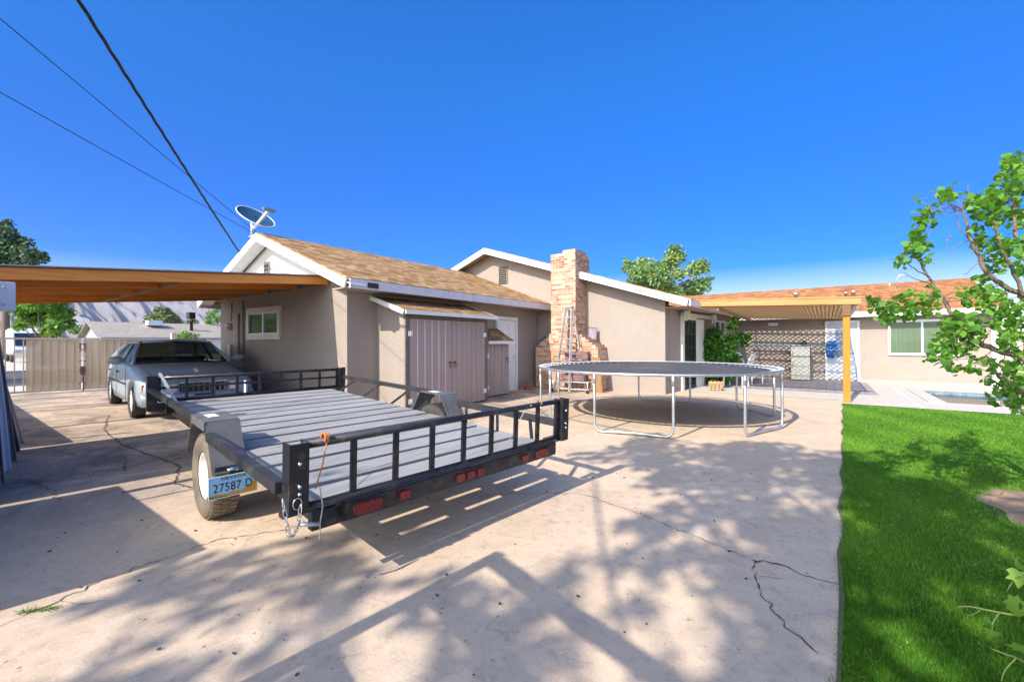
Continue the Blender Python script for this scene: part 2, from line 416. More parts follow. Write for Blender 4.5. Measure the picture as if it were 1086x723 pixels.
M['tile'] = surf('pool_tile', (.05,.11,.15), (.22,.28,.30), 12, .25)
M['pool_plaster'] = surf('pool_plaster', (.42,.42,.40), (.36,.37,.36), 2, .7)
def paver_mat():
    m, nt, b = newmat('grey_pavers'); uv = coords(nt, 'UV')
    br = nd(nt, 'ShaderNodeTexBrick', offset=.5)
    for k, val in (('Scale', 1), ('Brick Width', .42), ('Row Height', .21), ('Mortar Size', .012), ('Mortar Smooth', .2), ('Bias', 0)):
        br.inputs[k].default_value = val
    br.inputs['Color1'].default_value = rgb((.27,.245,.25)); br.inputs['Color2'].default_value = rgb((.37,.33,.33)); br.inputs['Mortar'].default_value = rgb((.12,.10,.10))
    nt.links.new(uv, br.inputs['Vector'])
    c = mixrgb(nt, ramp(nt, noise(nt, uv, 2, 6), [(.4, 0.), (.75, .5)]), br.outputs['Color'], (.42,.37,.33))
    nt.links.new(c, b.inputs['Base Color']); b.inputs['Roughness'].default_value = .85
    inv = nt.nodes.new('ShaderNodeMath'); inv.operation = 'SUBTRACT'; inv.inputs[0].default_value = 1
    nt.links.new(br.outputs['Fac'], inv.inputs[1]); bump(nt, b, inv.outputs[0], .6, .006)
    return m
M['paver'] = paver_mat()
def water_mat():
    m, nt, b = newmat('pool_water')
    b.inputs['Base Color'].default_value = (.45,.62,.66,1); b.inputs['Roughness'].default_value = .02
    b.inputs['IOR'].default_value = 1.33
    t = nt.nodes.new('ShaderNodeBsdfTransparent'); t.inputs[0].default_value = (.86,.9,.9,1)
    gl = nt.nodes.new('ShaderNodeBsdfGlossy'); gl.inputs['Roughness'].default_value = .03
    fr = nd(nt, 'ShaderNodeFresnel', IOR=1.33)
    bn = nd(nt, 'ShaderNodeBump', Strength=.03, Distance=.01); nt.links.new(noise(nt, coords(nt), 6, 2), bn.inputs['Height'])
    nt.links.new(bn.outputs[0], gl.inputs['Normal']); nt.links.new(bn.outputs[0], fr.inputs['Normal'])
    mx = nt.nodes.new('ShaderNodeMixShader')
    nt.links.new(fr.outputs[0], mx.inputs[0]); nt.links.new(t.outputs[0], mx.inputs[1]); nt.links.new(gl.outputs[0], mx.inputs[2])
    nt.links.new(mx.outputs[0], nt.nodes['Material Output'].inputs[0])
    return m
M['water'] = water_mat()
def mesh_screen_mat():
    m, nt, b = newmat('perforated_tan_sheet')
    b.inputs['Base Color'].default_value = (.72,.57,.36,1); b.inputs['Roughness'].default_value = .6
    t = nt.nodes.new('ShaderNodeBsdfTransparent')
    mx = nt.nodes.new('ShaderNodeMixShader'); mx.inputs[0].default_value = .27
    nt.links.new(b.outputs[0], mx.inputs[1]); nt.links.new(t.outputs[0], mx.inputs[2])
    nt.links.new(mx.outputs[0], nt.nodes['Material Output'].inputs[0])
    return m
M['screen'] = mesh_screen_mat()

# ------------------------------------------------------------------ foliage helpers
LEAF = np.array([(0,0,0),(.36,.28,.10),(.44,.62,.13),(0,1.05,0),(-.44,.62,.13),(-.36,.28,.10)])
LEAF_F = [(0,1,2,3),(0,3,4,5)]
def leaf_mesh(name, pos, size, mat, parent, up=.4, shape=None, outward=None, group_tone=None, loc=None):
    pos = np.asarray(pos, float); N = len(pos)
    base, faces = shape if shape else (LEAF, LEAF_F)
    nrm = rng.normal(size=(N,3)); nrm[:,2] = np.abs(nrm[:,2]) * .6 + up
    if outward is not None: nrm += outward * .8
    nrm /= np.linalg.norm(nrm, axis=1)[:,None]
    d = rng.normal(size=(N,3)); d[:,2] -= .5
    d -= nrm * (d * nrm).sum(1)[:,None]; d /= np.linalg.norm(d, axis=1)[:,None] + 1e-9
    sx = np.cross(d, nrm)
    sz = np.asarray(size) * np.ones(N)
    P = (pos[:,None,:] + (base[None,:,0:1]*sx[:,None,:] + base[None,:,1:2]*d[:,None,:] + base[None,:,2:3]*nrm[:,None,:]) * sz[:,None,None])
    nb = len(base)
    tone = rng.random(N) if group_tone is None else np.clip(group_tone + rng.normal(0, .18, N), 0, 1)
    return raw_mesh(name, P.reshape(-1,3), [tuple(f) for f in faces], N, nb, np.repeat(tone, nb), mat, parent, loc)
def raw_mesh(name, V, faces, N, nb, tone, mat, parent, loc=None):
    me = bpy.data.meshes.new(name)
    if parent is None and loc is not None: V = V - np.array(loc)
    k = len(faces[0])
    F = np.array(faces)
    idx = (np.arange(N)[:,None,None]*nb + F[None]).reshape(-1, k)
    me.vertices.add(len(V)); me.vertices.foreach_set('co', V.astype(np.float32).ravel())
    me.loops.add(idx.size); me.loops.foreach_set('vertex_index', idx.astype(np.int32).ravel())
    me.polygons.add(len(idx)); me.polygons.foreach_set('loop_start', np.arange(0, idx.size, k, dtype=np.int32))
    me.polygons.foreach_set('loop_total', np.full(len(idx), k, np.int32))
    me.update(calc_edges=True)
    at_ = me.attributes.new('tone', 'FLOAT', 'POINT'); at_.data.foreach_set('value', tone.astype(np.float32))
    me.materials.append(mat)
    o = bpy.data.objects.new(name, me); COL.objects.link(o)
    if parent is not None:
        o.parent = parent
        if parent.type == 'EMPTY': o.matrix_parent_inverse = parent.matrix_basis.inverted()
    elif loc is not None: o.location = loc
    return o
def clumps(centers, radii, n_each, flat=.8):
    out = []; ow = []; tn = []
    for c, r, n in zip(centers, radii, n_each):
        p = rng.normal(size=(n,3)); p /= np.linalg.norm(p, axis=1)[:,None]
        rad = r * rng.random(n)[:,None] ** .45
        out.append(np.array(c) + p * rad * np.array([1,1,flat])); ow.append(p)
        tn.append(np.full(n, rng.random()))
    return np.concatenate(out), np.concatenate(ow), np.concatenate(tn)
def limb(mb, pts, r0, r1, n=7, wob=.0, sub=4):
    P = [Vector(p) for p in pts]; out = []
    for i in range(len(P) - 1):
        a = P[max(i-1,0)]; b = P[i]; c = P[i+1]; d = P[min(i+2,len(P)-1)]
        for k in range(sub):
            t = k / sub
            q = .5 * ((2*b) + (c-a)*t + (2*a-5*b+4*c-d)*t*t + (-a+3*b-3*c+d)*t**3)
            out.append(q + Vector(rng.normal(0, wob, 3)) if wob else q)
    out.append(P[-1]); N = len(out)
    mb.tube(out, [r0 + (r1-r0) * i / (N-1) for i in range(N)], n)
    return out

# ------------------------------------------------------------------ the ground
def lawn_x(y): return .04 + .028 * (y - 2.2)
EDGE = [(lawn_x(y) + .012*math.sin(y*5.1) + .008*math.sin(y*13.7), y) for y in np.linspace(-6, 12.25, 60)]
g = MB()
xs = np.concatenate([-np.geomspace(4000, 60, 10), np.linspace(-50, 50, 8), np.geomspace(60, 4000, 10)])
gx_ = sorted(list(xs) + [2.2, 7.5]); gy_ = sorted(list(xs) + [13.5, 16.6]); n_ = len(gx_)
vv = [(x, y, -.06) for y in gy_ for x in gx_]
g.add(vv, [(j*n_+i, j*n_+i+1, (j+1)*n_+i+1, (j+1)*n_+i) for j in range(n_-1) for i in range(n_-1)
           if not (2.1 < (gx_[i]+gx_[i+1])/2 < 7.6 and 13.4 < (gy_[j]+gy_[j+1])/2 < 16.7)])
struct('ground', g, M['earth'], recalc=False)
g = MB()
poly = [(-19.2,-8,0),(EDGE[0][0],-8,0)] + [(x,y,0) for x,y in EDGE] + [(EDGE[-1][0],12.9,0),(-3.5,12.9,0),(-3.5,13.2,0),(-19.2,13.2,0)]
g.sheet(poly)
struct('concrete_driveway', g, M['concrete'], loc=(0,0,0))
g = MB()
g.sheet([(EDGE[-1][0],12.9,.004),(-3.5,12.9,.004),(-3.5,14.6,.004),(1.0,14.6,.004),(1.0,12.9,.004)])
PX0, PX1, PY0, PY1 = 2.2, 7.5, 13.5, 16.6
for a, b in (((1.0,12.2),(9,PY0)), ((1.0,PY0),(PX0,PY1)), ((PX1,PY0),(9,PY1)), ((1.0,PY1),(9,19.0)), ((EDGE[-1][0]-.05,12.2),(1.0,12.9))):
    g.sheet([(a[0],a[1],.006),(b[0],a[1],.006),(b[0],b[1],.006),(a[0],b[1],.006)])
struct('pool_deck', g, M['pool_deck'])
g = MB(); g.sheet([(-3.6,14.6,.010),(1.12,14.6,.010),(1.12,19.1,.010),(-3.6,19.1,.010)])
struct('patio_paving', g, M['paver'])
g = MB(); g.box((1.62,12.3,.0065),(1.65,18.9,.011))
struct('deck_joint', g, M['white'])
# pool: basin below the deck, tile band, coping, water
g = MB()
for a, b in (((PX0-.05,PY0,-1.2),(PX0,PY1,-.02)), ((PX1,PY0,-1.2),(PX1+.05,PY1,-.02)), ((PX0,PY0-.05,-1.2),(PX1,PY0,-.02)), ((PX0,PY1,-1.2),(PX1,PY1+.05,-.02)), ((PX0,PY0,-1.3),(PX1,PY1,-1.2))): g.box(a, b)
struct('pool_basin', g, M['pool_plaster'])
g = MB()
g.box((PX0,PY1-.012,-.22),(PX1,PY1-.002,.0)); g.box((PX0+.002,PY0,-.22),(PX0+.012,PY1-.013,.0)); g.box((PX1-.012,PY0,-.22),(PX1-.002,PY1-.013,.0))
struct('pool_tile_band', g, M['tile'])
g = MB(); g.sheet([(PX0,PY0,-.08),(PX1,PY0,-.08),(PX1,PY1,-.08),(PX0,PY1,-.08)])
struct('pool_water', g, M['water'])
g = MB()
g.prism([(PX0,PY0,.007),(PX1,PY0,.007),(PX1,PY0-.3,.007),(PX0-.3,PY0-.3,.007)][::-1], (0,0,.012))
g.box((PX0-.3,PY0,.007),(PX0,PY1,.019)); g.box((PX0-.3,PY1,.007),(PX1,PY1+.3,.019))
struct('pool_coping', g, M['pool_deck'])
# lawn soil, soil patch
g = MB(); g.sheet([(8.9,-6,-.012),(8.9,12.2,-.012)] + [(x,y,-.012) for x,y in EDGE[::-1]])
struct('lawn', g, M['thatch'], loc=(0,0,0))
g = MB(); vs = []
for i, (x, y) in enumerate(EDGE): vs += [(x-.006-.008*rng.random(), y, .0035), (x+.006+.006*rng.random(), y, .0035)]
g.add(vs, [(2*i,2*i+1,2*i+3,2*i+2) for i in range(len(EDGE)-1)]); struct('edge_soil', g, M['edge_dirt'], loc=(0,0,0))
SC = (1.62, 5.38); g = MB()
ring = []
for k in range(40):
    a = 2*math.pi*k/40; r = .52 + .06*math.sin(3*a+1) + .04*math.sin(7*a) ; ring.append((SC[0]+r*1.05*math.cos(a), SC[1]+r*1.25*math.sin(a)))
vs = [(SC[0],SC[1],.05)] + [((SC[0]+.6*(x-SC[0])), SC[1]+.6*(y-SC[1]), .035+.01*math.sin(i*2.3)) for i,(x,y) in enumerate(ring)] + [(x,y,-.005) for x,y in ring]
fs = [(0,1+k,1+(k+1)%40) for k in range(40)] + [(1+k,41+k,41+(k+1)%40,1+(k+1)%40) for k in range(40)]
g.add(vs, fs, True); struct('soil_patch', g, M['soil'])
g = MB()
for k in range(45):
    a = rng.random()*6.28; r = .5*math.sqrt(rng.random()); c = Vector((SC[0]+r*math.cos(a), SC[1]+1.2*r*math.sin(a), .045*(1-r)+.006))
    l = .02+.05*rng.random(); t = rng.random()*6.28
    g.bar(c, c+Vector((l*math.cos(t), l*math.sin(t), .012*rng.random())), .008+.012*rng.random(), .005)
tag(g.build('soil_litter', M['plank_dark'], loc=(SC[0],SC[1],0)), kind='stuff')
# cracks in the slab
def crack(pts, w, name='driveway_crack'):
    P = []
    for i in range(len(pts)-1):
        a = Vector((*pts[i],0)); b = Vector((*pts[i+1],0)); n = max(2, int((b-a).length/.035))
        nrm = Vector((-(b-a).y, (b-a).x, 0)).normalized()
        for k in range(n):
            P.append(a.lerp(b, k/n) + nrm * rng.normal(0, .013))
    P.append(Vector((*pts[-1],0))); vs = []; fs = []
    for i, p in enumerate(P):
        t = (P[min(i+1,len(P)-1)] - P[max(i-1,0)]).normalized(); nr = Vector((-t.y,t.x,0))
        ww = w * (.15 + .85*rng.random()) * (1 if 0 < i < len(P)-1 else .1)
        vs += [p + nr*ww + Vector((0,0,.004)), p - nr*ww + Vector((0,0,.004))]
        if i: fs.append((2*i-2,2*i-1,2*i+1,2*i))
    m_ = MB().add(vs, fs); return struct(name, m_, M['crack'])
crack([(-3.6,-.3),(-3.32,.23),(-3.4,.44),(-3.47,.64),(-3.5,.97),(-3.53,1.25),(-3.3,1.6),(-3.2,2.0),(-2.9,2.6),(-2.4,3.2),(-1.85,3.6),(-1.22,3.45),(-.82,3.31),(-.4,3.15)], .005)
crack([(-.4,3.15),(-.25,3.16),(-.12,3.13),(.05,3.11)], .011)
crack([(-.4,3.15),(-.35,2.94),(-.26,2.66),(-.16,2.5),(-.03,2.36)], .005)
crack([(-.35,2.94),(-.28,2.98),(-.2,3.0)], .003)
crack([(-3.4,.44),(-3.25,.5),(-3.15,.62)], .003)
crack([(-11.5,2.2),(-9.5,1.75),(-8,1.65),(-6.9,1.7),(-6.0,1.75),(-5.3,1.5),(-4.7,1.6)], .013)
crack([(-8.6,1.0),(-7.6,1.15),(-7.0,1.5),(-6.2,1.3)], .008)
crack([(-6.9,.6),(-6.0,.75),(-5.5,.72)], .006)
crack([(-3.5,8.4),(-2.4,8.25),(-1.2,8.35),(.1,8.3)], .006, 'slab_joint')
g = MB()
for k in range(150):   # dead leaves and grit lying about
    x = -7 + 7*rng.random(); y = .2 + 5*rng.random(); t = rng.random()*6.28; l = .006 + .016*rng.random()**2
    g.bar((x,y,.006),(x+l*math.cos(t),y+l*math.sin(t),.008), l*.6, .004)
tag(g.build('leaf_litter', M['crack'], loc=(0,0,0)), kind='stuff')

# street beyond the gate
g = MB(); g.box((-22.5,-60,-.055),(-19.2,60,-.02)); struct('street_sidewalk', g, M['walk'])
g = MB(); g.sheet([(-34,-60,-.05),(-22.5,-60,-.05),(-22.5,60,-.05),(-34,60,-.05)]); struct('street', g, M['asphalt'])
g = MB(); g.box((-37,-60,-.055),(-34,60,.05)); g.sheet([(-70,-60,-.045),(-37,-60,-.045),(-37,60,-.045),(-70,60,-.045)]); struct('far_sidewalk', g, M['walk'])

# mountains
def ridge(name, x0, ys, hs, depth, seed):
    r = np.random.default_rng(seed); n = 700; m = 40
    Y = np.linspace(ys[0], ys[1], n); H0 = np.interp(Y, np.linspace(ys[0], ys[1], len(hs)), hs)
    def fr(x, o): return sum(np.sin(x*f + r.random()*9)*a for f, a in o)
    u = np.linspace(0, 20, n)
    H0 = H0 + fr(u, [(2.1,18),(4.7,10),(9.3,6),(17,3.5),(31,2)])
    vs = []; 
    ph = r.random(8)*9
    for j in range(m):
        t = j/(m-1)
        rg = lambda q: 1-2*np.abs(np.sin(q))
        spur = rg(u*3.1+ph[0]+t*1.5)*.35+rg(u*7.3+ph[1]-t*2.2)*.3+rg(u*15.1+ph[2]+t*3)*.2+rg(u*31+ph[3]-t*4)*.12+rg(u*57+ph[4]+t*7)*.07
        z = H0 * np.clip(t**1.2 + .28*spur*np.sin(math.pi*t), 0, None)
        x = x0 + (1-t)*depth + 60*np.sin(u*5+t*4)
        vs += [(x[i], Y[i], z[i]-1) for i in range(n)]
    fs = [(j*n+i, j*n+i+1, (j+1)*n+i+1, (j+1)*n+i) for j in range(m-1) for i in range(n-1)]
    struct(name, MB().add(vs, fs, True), M['rock'], loc=(x0,0,0), recalc=False)
ridge('mountain_range', -3900, (-2500, 3600), [150,190,240,300,370,330,350,380,330,300,340,300,250,220], 1300, 3)

# ------------------------------------------------------------------ the house
house = thing('house', 'single storey taupe stucco house with tan shingle roof and tall brick chimney', 'house', (-8,12,0))
GX0, GX1, GY = -13.5, -7.51, 4.87
EZ = 2.46
w = MB()   # garage wing with gable
w.prism([(GX0,GY,-.05),(GX1,GY,-.05),(GX1,GY,2.66),(-10.55,GY,3.82),(GX0,GY,2.66)], (0,6.8,0))
garage_wall = w.build('garage_wall', M['stucco'], house)
w = MB()   # main gable behind
RS = .326
w.prism([(-15.4,11.76,-.05),(-3.47,11.76,-.05),(-3.47,11.76,2.60),(-9.42,11.76,4.52),(-15.4,11.76,2.40)], (0,.35,0))
w.prism([(-8,12.1,-.05),(-3.44,12.1,-.05),(-2.87,19.05,-.05),(-8,19.05,-.05)], (0,0,2.46))
main_wall = w.build('gable_wall', M['stucco'], house)
w = MB(); w.box((-8,19,-.05),(4.18,26.4,2.33))
w.prism([(4.18,19,2.33),(4.18,26.4,2.33),(4.18,22.7,3.5)], (-.2,0,0))
rear_wall = w.build('rear_wing_wall', M['stucco'], house)
g = MB(); g.box((-2.86,18.955,-.02),(4.2,18.998,.10)); g.build('wall_base_band', M['stucco_warm'], house)

def roof_slope(mb, a, b, c, d, th=.05):
    """quad a,b (eave) c,d (ridge), given thickness downward"""
    A = [Vector(p) for p in (a,b,c,d)]; n = (A[1]-A[0]).cross(A[3]-A[0]).normalized()
    if n.z < 0: A = [A[1],A[0],A[3],A[2]]; n = -n
    mb.prism([p - n*th for p in A], n*th)
RZ, RX, REX, REZ = 3.97, -10.55, -6.95, 2.60
LEX = RX - (REX-RX)*1.0
r1 = MB(); roof_slope(r1, (REX,4.55,REZ),(REX,11.72,REZ),(RX,11.72,RZ),(RX,4.55,RZ))
roof_slope(r1, (LEX,4.55,REZ),(LEX,11.72,REZ),(RX-.002,11.72,RZ),(RX-.002,4.55,RZ))
groof = r1.build('garage_roof', M['shingle'], house)
# white rake boards of the garage gable
def rake(mb, p, q, w=.19, t=.04):
    p = Vector(p); q = Vector(q); d = (q-p).normalized(); up = Vector((0,0,1))
    up = (up - d*up.dot(d)).normalized()
    mb.bar(p - up*w/2, q - up*w/2, t, w, up)
g = MB(); rake(g, (RX,4.52,RZ-.03),(REX-.03,4.52,REZ-.03), .17); g.build('rake_board', M['white'], house)
g = MB(); rake(g, (LEX+.03,4.525,REZ-.03),(RX+.0,4.525,RZ-.032), .17); g.build('rake_board', M['white'], house)
# pale gable face just above the carport: soffit boards
g = MB(); roof_slope(g, (REX+.06,4.54,REZ-.12),(REX+.06,4.86,REZ-.12),(RX,4.86,RZ-.11),(RX,4.54,RZ-.11), .02)
roof_slope(g, (LEX-.06,4.54,REZ-.12),(LEX-.06,4.86,REZ-.12),(RX-.002,4.86,RZ-.11),(RX-.002,4.54,RZ-.11), .02)
g.build('gable_soffit', M['white'], house)
g = MB(); g.prism([(-13.0,GY-.006,2.78),(-8.1,GY-.006,2.78),(-10.55,GY-.006,3.74)], (0,.004,0)); g.build('gable_panel', M['stucco_pale'], house)
# eave fascia and soffit along the side
g = MB(); g.box((REX-.02,4.56,REZ-.19),(REX+.025,11.7,REZ-.02)); fa = g.build('eave_fascia', M['gutter'], house)
g = MB(); g.box((REX+.027,4.92,REZ-.16),(REX+.04,5.16,REZ-.06)); g.build('fascia_plate', M['black_matte'], fa)
g = MB(); g.box((GX1+.002,4.57,REZ-.185),(REX-.022,11.68,REZ-.165)); g.build('eave_soffit', M['stucco_warm'], house)
g = MB(); g.box((LEX-.025,4.56,REZ-.19),(LEX+.02,11.7,REZ-.02)); g.build('eave_fascia', M['gutter'], house)
# garage gable vents
def vent(parent, x, y, z0, z1, wd, n):
    g = MB(); g.box((x-wd/2,y-.02,z0),(x+wd/2,y-.004,z1)); v = g.build('gable_vent', M['black_matte'], parent)
    g = MB()
    for k in range(n):
        z = z0 + (k+.5)*(z1-z0)/n
        g.bar((x-wd/2,y-.03,z),(x+wd/2,y-.03,z), .035, .012, (0,.6,1))
    for s in (-1,1): g.box((x+s*wd/2-.012,y-.035,z0),(x+s*wd/2+.012,y-.0045,z1))
    g.build('vent_louvre', M['stucco'], v)
vent(house, -10.75, GY, 2.95, 3.35, .26, 4)
vent(house, -8.92, 11.76, 3.42, 4.02, .36, 8)
# main gable roof
AX, AZ, EX2, EZ2 = -9.42, 4.66, -2.74, 2.50
r2 = MB(); roof_slope(r2, (EX2,11.36,EZ2),(EX2,19.4,EZ2),(AX,19.4,AZ),(AX,11.36,AZ))
LX2 = AX - 6.2
roof_slope(r2, (LX2,11.36,AZ-6.2*.36),(LX2,19.4,AZ-6.2*.36),(AX-.002,19.4,AZ),(AX-.002,11.36,AZ))
mroof = r2.build('main_roof', M['shingle'], house)
g = MB(); rake(g, (AX,11.33,AZ-.02),(EX2-.02,11.33,EZ2-.02), .18, .045); g.build('rake_board', M['white'], house)
g = MB(); rake(g, (LX2,11.335,AZ-6.2*.36-.02),(AX,11.335,AZ-.022), .18, .045); g.build('rake_board', M['white'], house)
g = MB(); roof_slope(g, (EX2-.03,11.36,EZ2-.10),(EX2-.03,11.75,EZ2-.10),(AX,11.75,AZ-.10),(AX,11.36,AZ-.10), .02); 
roof_slope(g, (LX2,11.36,AZ-6.2*.36-.1),(LX2,11.75,AZ-6.2*.36-.1),(AX-.002,11.75,AZ-.10),(AX-.002,11.36,AZ-.10), .02)
g.build('gable_soffit', M['stucco_warm'], house)
g = MB(); g.prism([(EX2-.02,11.37,EZ2-.19),(EX2+.02,11.37,EZ2-.19),(EX2+.02,18.8,EZ2-.19),(EX2-.02,18.8,EZ2-.19)], (0,0,.17)); g.build('eave_fascia', M['gutter'], house)
g = MB(); g.prism([(-3.46,11.77,EZ2-.18),(EX2-.03,11.77,EZ2-.18),(EX2-.03,18.4,EZ2-.18),(-2.9,18.4,EZ2-.18)], (0,0,.02)); g.build('eave_soffit', M['stucco_warm'], house)
# rear wing roof
r3 = MB(); roof_slope(r3, (-8,18.5,2.40),(4.32,18.5,2.40),(4.32,22.7,3.72),(-8,22.7,3.72))
roof_slope(r3, (-8,26.9,2.40),(4.32,26.9,2.40),(4.32,22.702,3.72),(-8,22.702,3.72))
rroof = r3.build('rear_wing_roof', M['shingle_red'], house)
g = MB(); g.box((.72,18.46,2.22),(4.34,18.5,2.385)); g.build('eave_fascia', M['white'], house)
g = MB(); g.box((-2.8,18.465,2.22),(.715,18.5,2.385)); g.build('eave_fascia', M['white'], house)
g = MB(); rake(g, (4.34,18.5,2.37),(4.34,22.7,3.70),.18); rake(g, (4.34,26.9,2.37),(4.34,22.7,3.70),.18); g.build('rake_board', M['white'], house)
g = MB(); g.box((-2.8,18.5,2.21),(4.3,18.99,2.23)); g.build('eave_soffit', M['stucco_warm'], house)
g = MB(); g.box((4.05,18.93,0),(4.20,19.05,2.2)); g.build('corner_trim', M['white'], house)
for (px, py, s) in ((844,304,1),(905,297.5,.8),(897,300,.7)):
    p = at(px, py+4, 16.6); y = 20.6; 
    d = p - Vector((0,0,CAMH)); p = Vector((0,0,CAMH)) + d*(y/d.y); zt = 2.40 + (y-18.5)*.3143
    g = MB(); g.lathe([(.07*s,zt-.02),(.07*s,zt+.20*s),(.12*s,zt+.20*s),(.12*s,zt+.27*s),(0,zt+.30*s)], 12, Matrix.Translation((p.x,y,0)))
    g.build('roof_vent', M['galv'], rroof)
g = MB(); g.tube([(2.2,21.6,3.3),(2.2,21.6,3.75),(2.25,21.6,3.86),(2.4,21.6,3.88),(2.5,21.6,3.8)], .02, 6); g.tube([(2.0,21.7,3.3),(2.0,21.7,3.7)], .02, 6); g.build('roof_pipe', M['galv'], rroof)

# chimney: shaft, firebox with stepped shoulders
ch = MB(); ch.box((-6.62,11.08,0),(-5.80,11.72,4.02)); ch.box((-6.62,11.715,2.6),(-5.80,12.0,4.02))
chim = ch.build('chimney', M['brick'], house)
g = MB(); g.box((-6.28,11.2,4.021),(-5.86,11.9,4.13)); g.build('chimney_cap', M['brick'], chim)
for s_ in (0, 1):
    g = MB()
    if s_ == 0: g.box((-7.25,11.2,0),(-6.622,11.755,1.30))
    else: g.box((-5.798,11.15,0),(-5.14,11.755,1.26))
    for k in range(5):
        if s_ == 0: g.box((-7.25+.075+k*.105,11.2,1.30+k*.073),(-6.622,11.755,1.373+k*.073))
        else: g.box((-5.798,11.15,1.26+k*.073),(-5.14-.075-k*.105,11.755,1.333+k*.073))
    g.build('firebox_shoulder', M['brick'], chim)

# garage window on the carport side
def add_window(parent, cx, y, z0, z1, wd, frame, fw, pane, mull=True, name='window'):
    g = MB(); a, b = cx-wd/2, cx+wd/2
    g.box((a+fw*.6,y-.018,z0+fw*.6),(b-fw*.6,y-.006,z1-fw*.6)); root = g.build(name, pane, parent)
    g = MB(); g.box((a,y-.06,z0),(b,y-.003,z0+fw)); g.box((a,y-.06,z1-fw),(b,y-.003,z1)); g.box((a,y-.06,z0+fw),(a+fw,y-.003,z1-fw)); g.box((b-fw,y-.06,z0+fw),(b,y-.003,z1-fw))
    g.build('window_frame', frame, root, bevel=.006)
    if mull:
        g = MB(); g.box((cx-.025,y-.045,z0+fw),(cx+.025,y-.004,z1-fw)); g.box((a+fw,y-.04,z0+fw),(b-fw,y-.005,z0+fw+.03)); g.box((a+fw,y-.04,z1-fw-.03),(b-fw,y-.005,z1-fw)); g.build('mullion', M['white_clean'], root)
    return root
add_window(house, -10.93, GY, 1.50, 2.28, 1.72, M['tan_frame'], .13, M['glass'])
cw = add_window(house, 2.53, 19.0, .93, 2.10, 1.66, M['white'], .05, M['curtain'])
g = MB(); g.box((1.77,18.968,1.0),(3.29,18.974,2.03)); g.build('window_glass', glass_mat('clear_pane', (.8,.86,.8), .82), cw)
# meter box, conduits, flood light on the garage gable
g = MB(); g.box((-12.62,GY-.05,1.1),(-12.30,GY-.004,2.18)); mb_ = g.build('meter_panel', M['stucco_warm'], house, bevel=.008)
g = MB(); g.tube([(-12.05,GY-.03,.95),(-12.05,GY-.03,2.5)], .022, 8); g.build('conduit', M['house_grey'], house)
g = MB(); g.tube([(-12.75,GY-.02,2.0),(-12.75,GY-.02,2.5)], .014, 8); g.build('conduit', M['house_grey'], house)
g = MB(); g.lathe([(.0,-.02),(.09,-.02),(.1,.04),(.07,.10),(0,.12)], 16, Matrix.Translation((-12.75,GY-.05,1.86)) @ Matrix.Rotation(R(90),4,'X')); g.build('electric_meter', M['tan_frame'], house)
g = MB(); g.box((-12.86,GY-.09,1.05),(-12.66,GY-.004,1.38)); g.build('junction_box', M['tan_frame'], house, bevel=.01)
# garage side door (far end of the shed wall)
g = MB(); g.box((GX1+.004,9.62,0),(GX1+.03,10.42,2.05)); sd = g.build('side_door', M['white_clean'], house)
g = MB()
for y0, y1, z0, z1 in ((9.72,9.98,1.5,1.92),(10.06,10.32,1.5,1.92),(9.72,9.98,.2,1.35),(10.06,10.32,.2,1.35)):
    g.box((GX1+.031,y0,z0),(GX1+.04,y1,z1))
g.build('door_panel', M['white_clean'], sd, bevel=.006)
g = MB(); g.box((GX1+.004,9.52,0),(GX1+.07,9.61,2.15)); g.box((GX1+.004,10.43,0),(GX1+.07,10.52,2.15)); g.box((GX1+.004,9.611,2.06),(GX1+.07,10.429,2.15)); g.build('door_frame', M['white'], sd)
g = MB(); g.lathe([(.0,0),(.03,.0),(.035,.03),(.0,.05)], 10, Matrix.Translation((GX1+.03,10.33,1.0)) @ Matrix.Rotation(R(90),4,'Y')); g.build('handle', M['alu'], sd)
# french door on the skewed wall
a0 = Vector((-3.44,12.1,0)); a1 = Vector((-2.87,19.05,0)); wd_ = (a1-a0).normalized(); wn = Vector((wd_.y,-wd_.x,0))
def skew(s, z, off): return a0 + wd_*s + wn*off + Vector((0,0,z))
def sbox(mb, s0, s1, z0, z1, o0, o1):
    mb.prism([skew(s0,z0,o0), skew(s1,z0,o0), skew(s1,z0,o1), skew(s0,z0,o1)], (0,0,z1-z0))
g = MB(); sbox(g, .95,2.02,.02,2.06,.004,.03); fd = g.build('french_door', M['glass'], house)
g = MB()
for s in (.95,1.06+.2,1.56,1.92): sbox(g, s,s+.10 if s in (.95,1.92) else s+.03,.02,2.06,.031,.05)
for z in (.02,.42,.82,1.22,1.62,1.98): sbox(g, 1.05,1.92,z,z+(.1 if z in (.02,1.98) else .03),.032,.048)
g.build('door_grid', M['black_matte'], fd)
g = MB(); sbox(g, .78,.94,0,2.16,.004,.07); sbox(g, 2.03,2.75,0,2.10,.004,.07); sbox(g, .941,2.029,2.062,2.16,.004,.07); g.build('door_frame', M['white'], fd)
g = MB(); sbox(g, .6,3.3,2.14,2.25,.072,.17)
for s in (.62,3.18): sbox(g, s-.05,s+.16,2.10,2.30,.172,.30); sbox(g, s,s+.11,2.0,2.10,.172,.24)
g.build('door_head_board', M['tan_frame'], fd, bevel=.02)
g = MB(); sbox(g, 4.05,5.35,1.05,2.1,.004,.02); sw = g.build('window', M['glass'], house)
g = MB()
for s in (4.0,4.66,5.30): sbox(g, s,s+.07,1.0,2.15,.021,.06)
sbox(g, 4.07,5.30,1.0,1.06,.021,.055); sbox(g, 4.07,5.30,2.09,2.15,.021,.055)
g.build('window_frame', M['white'], sw)
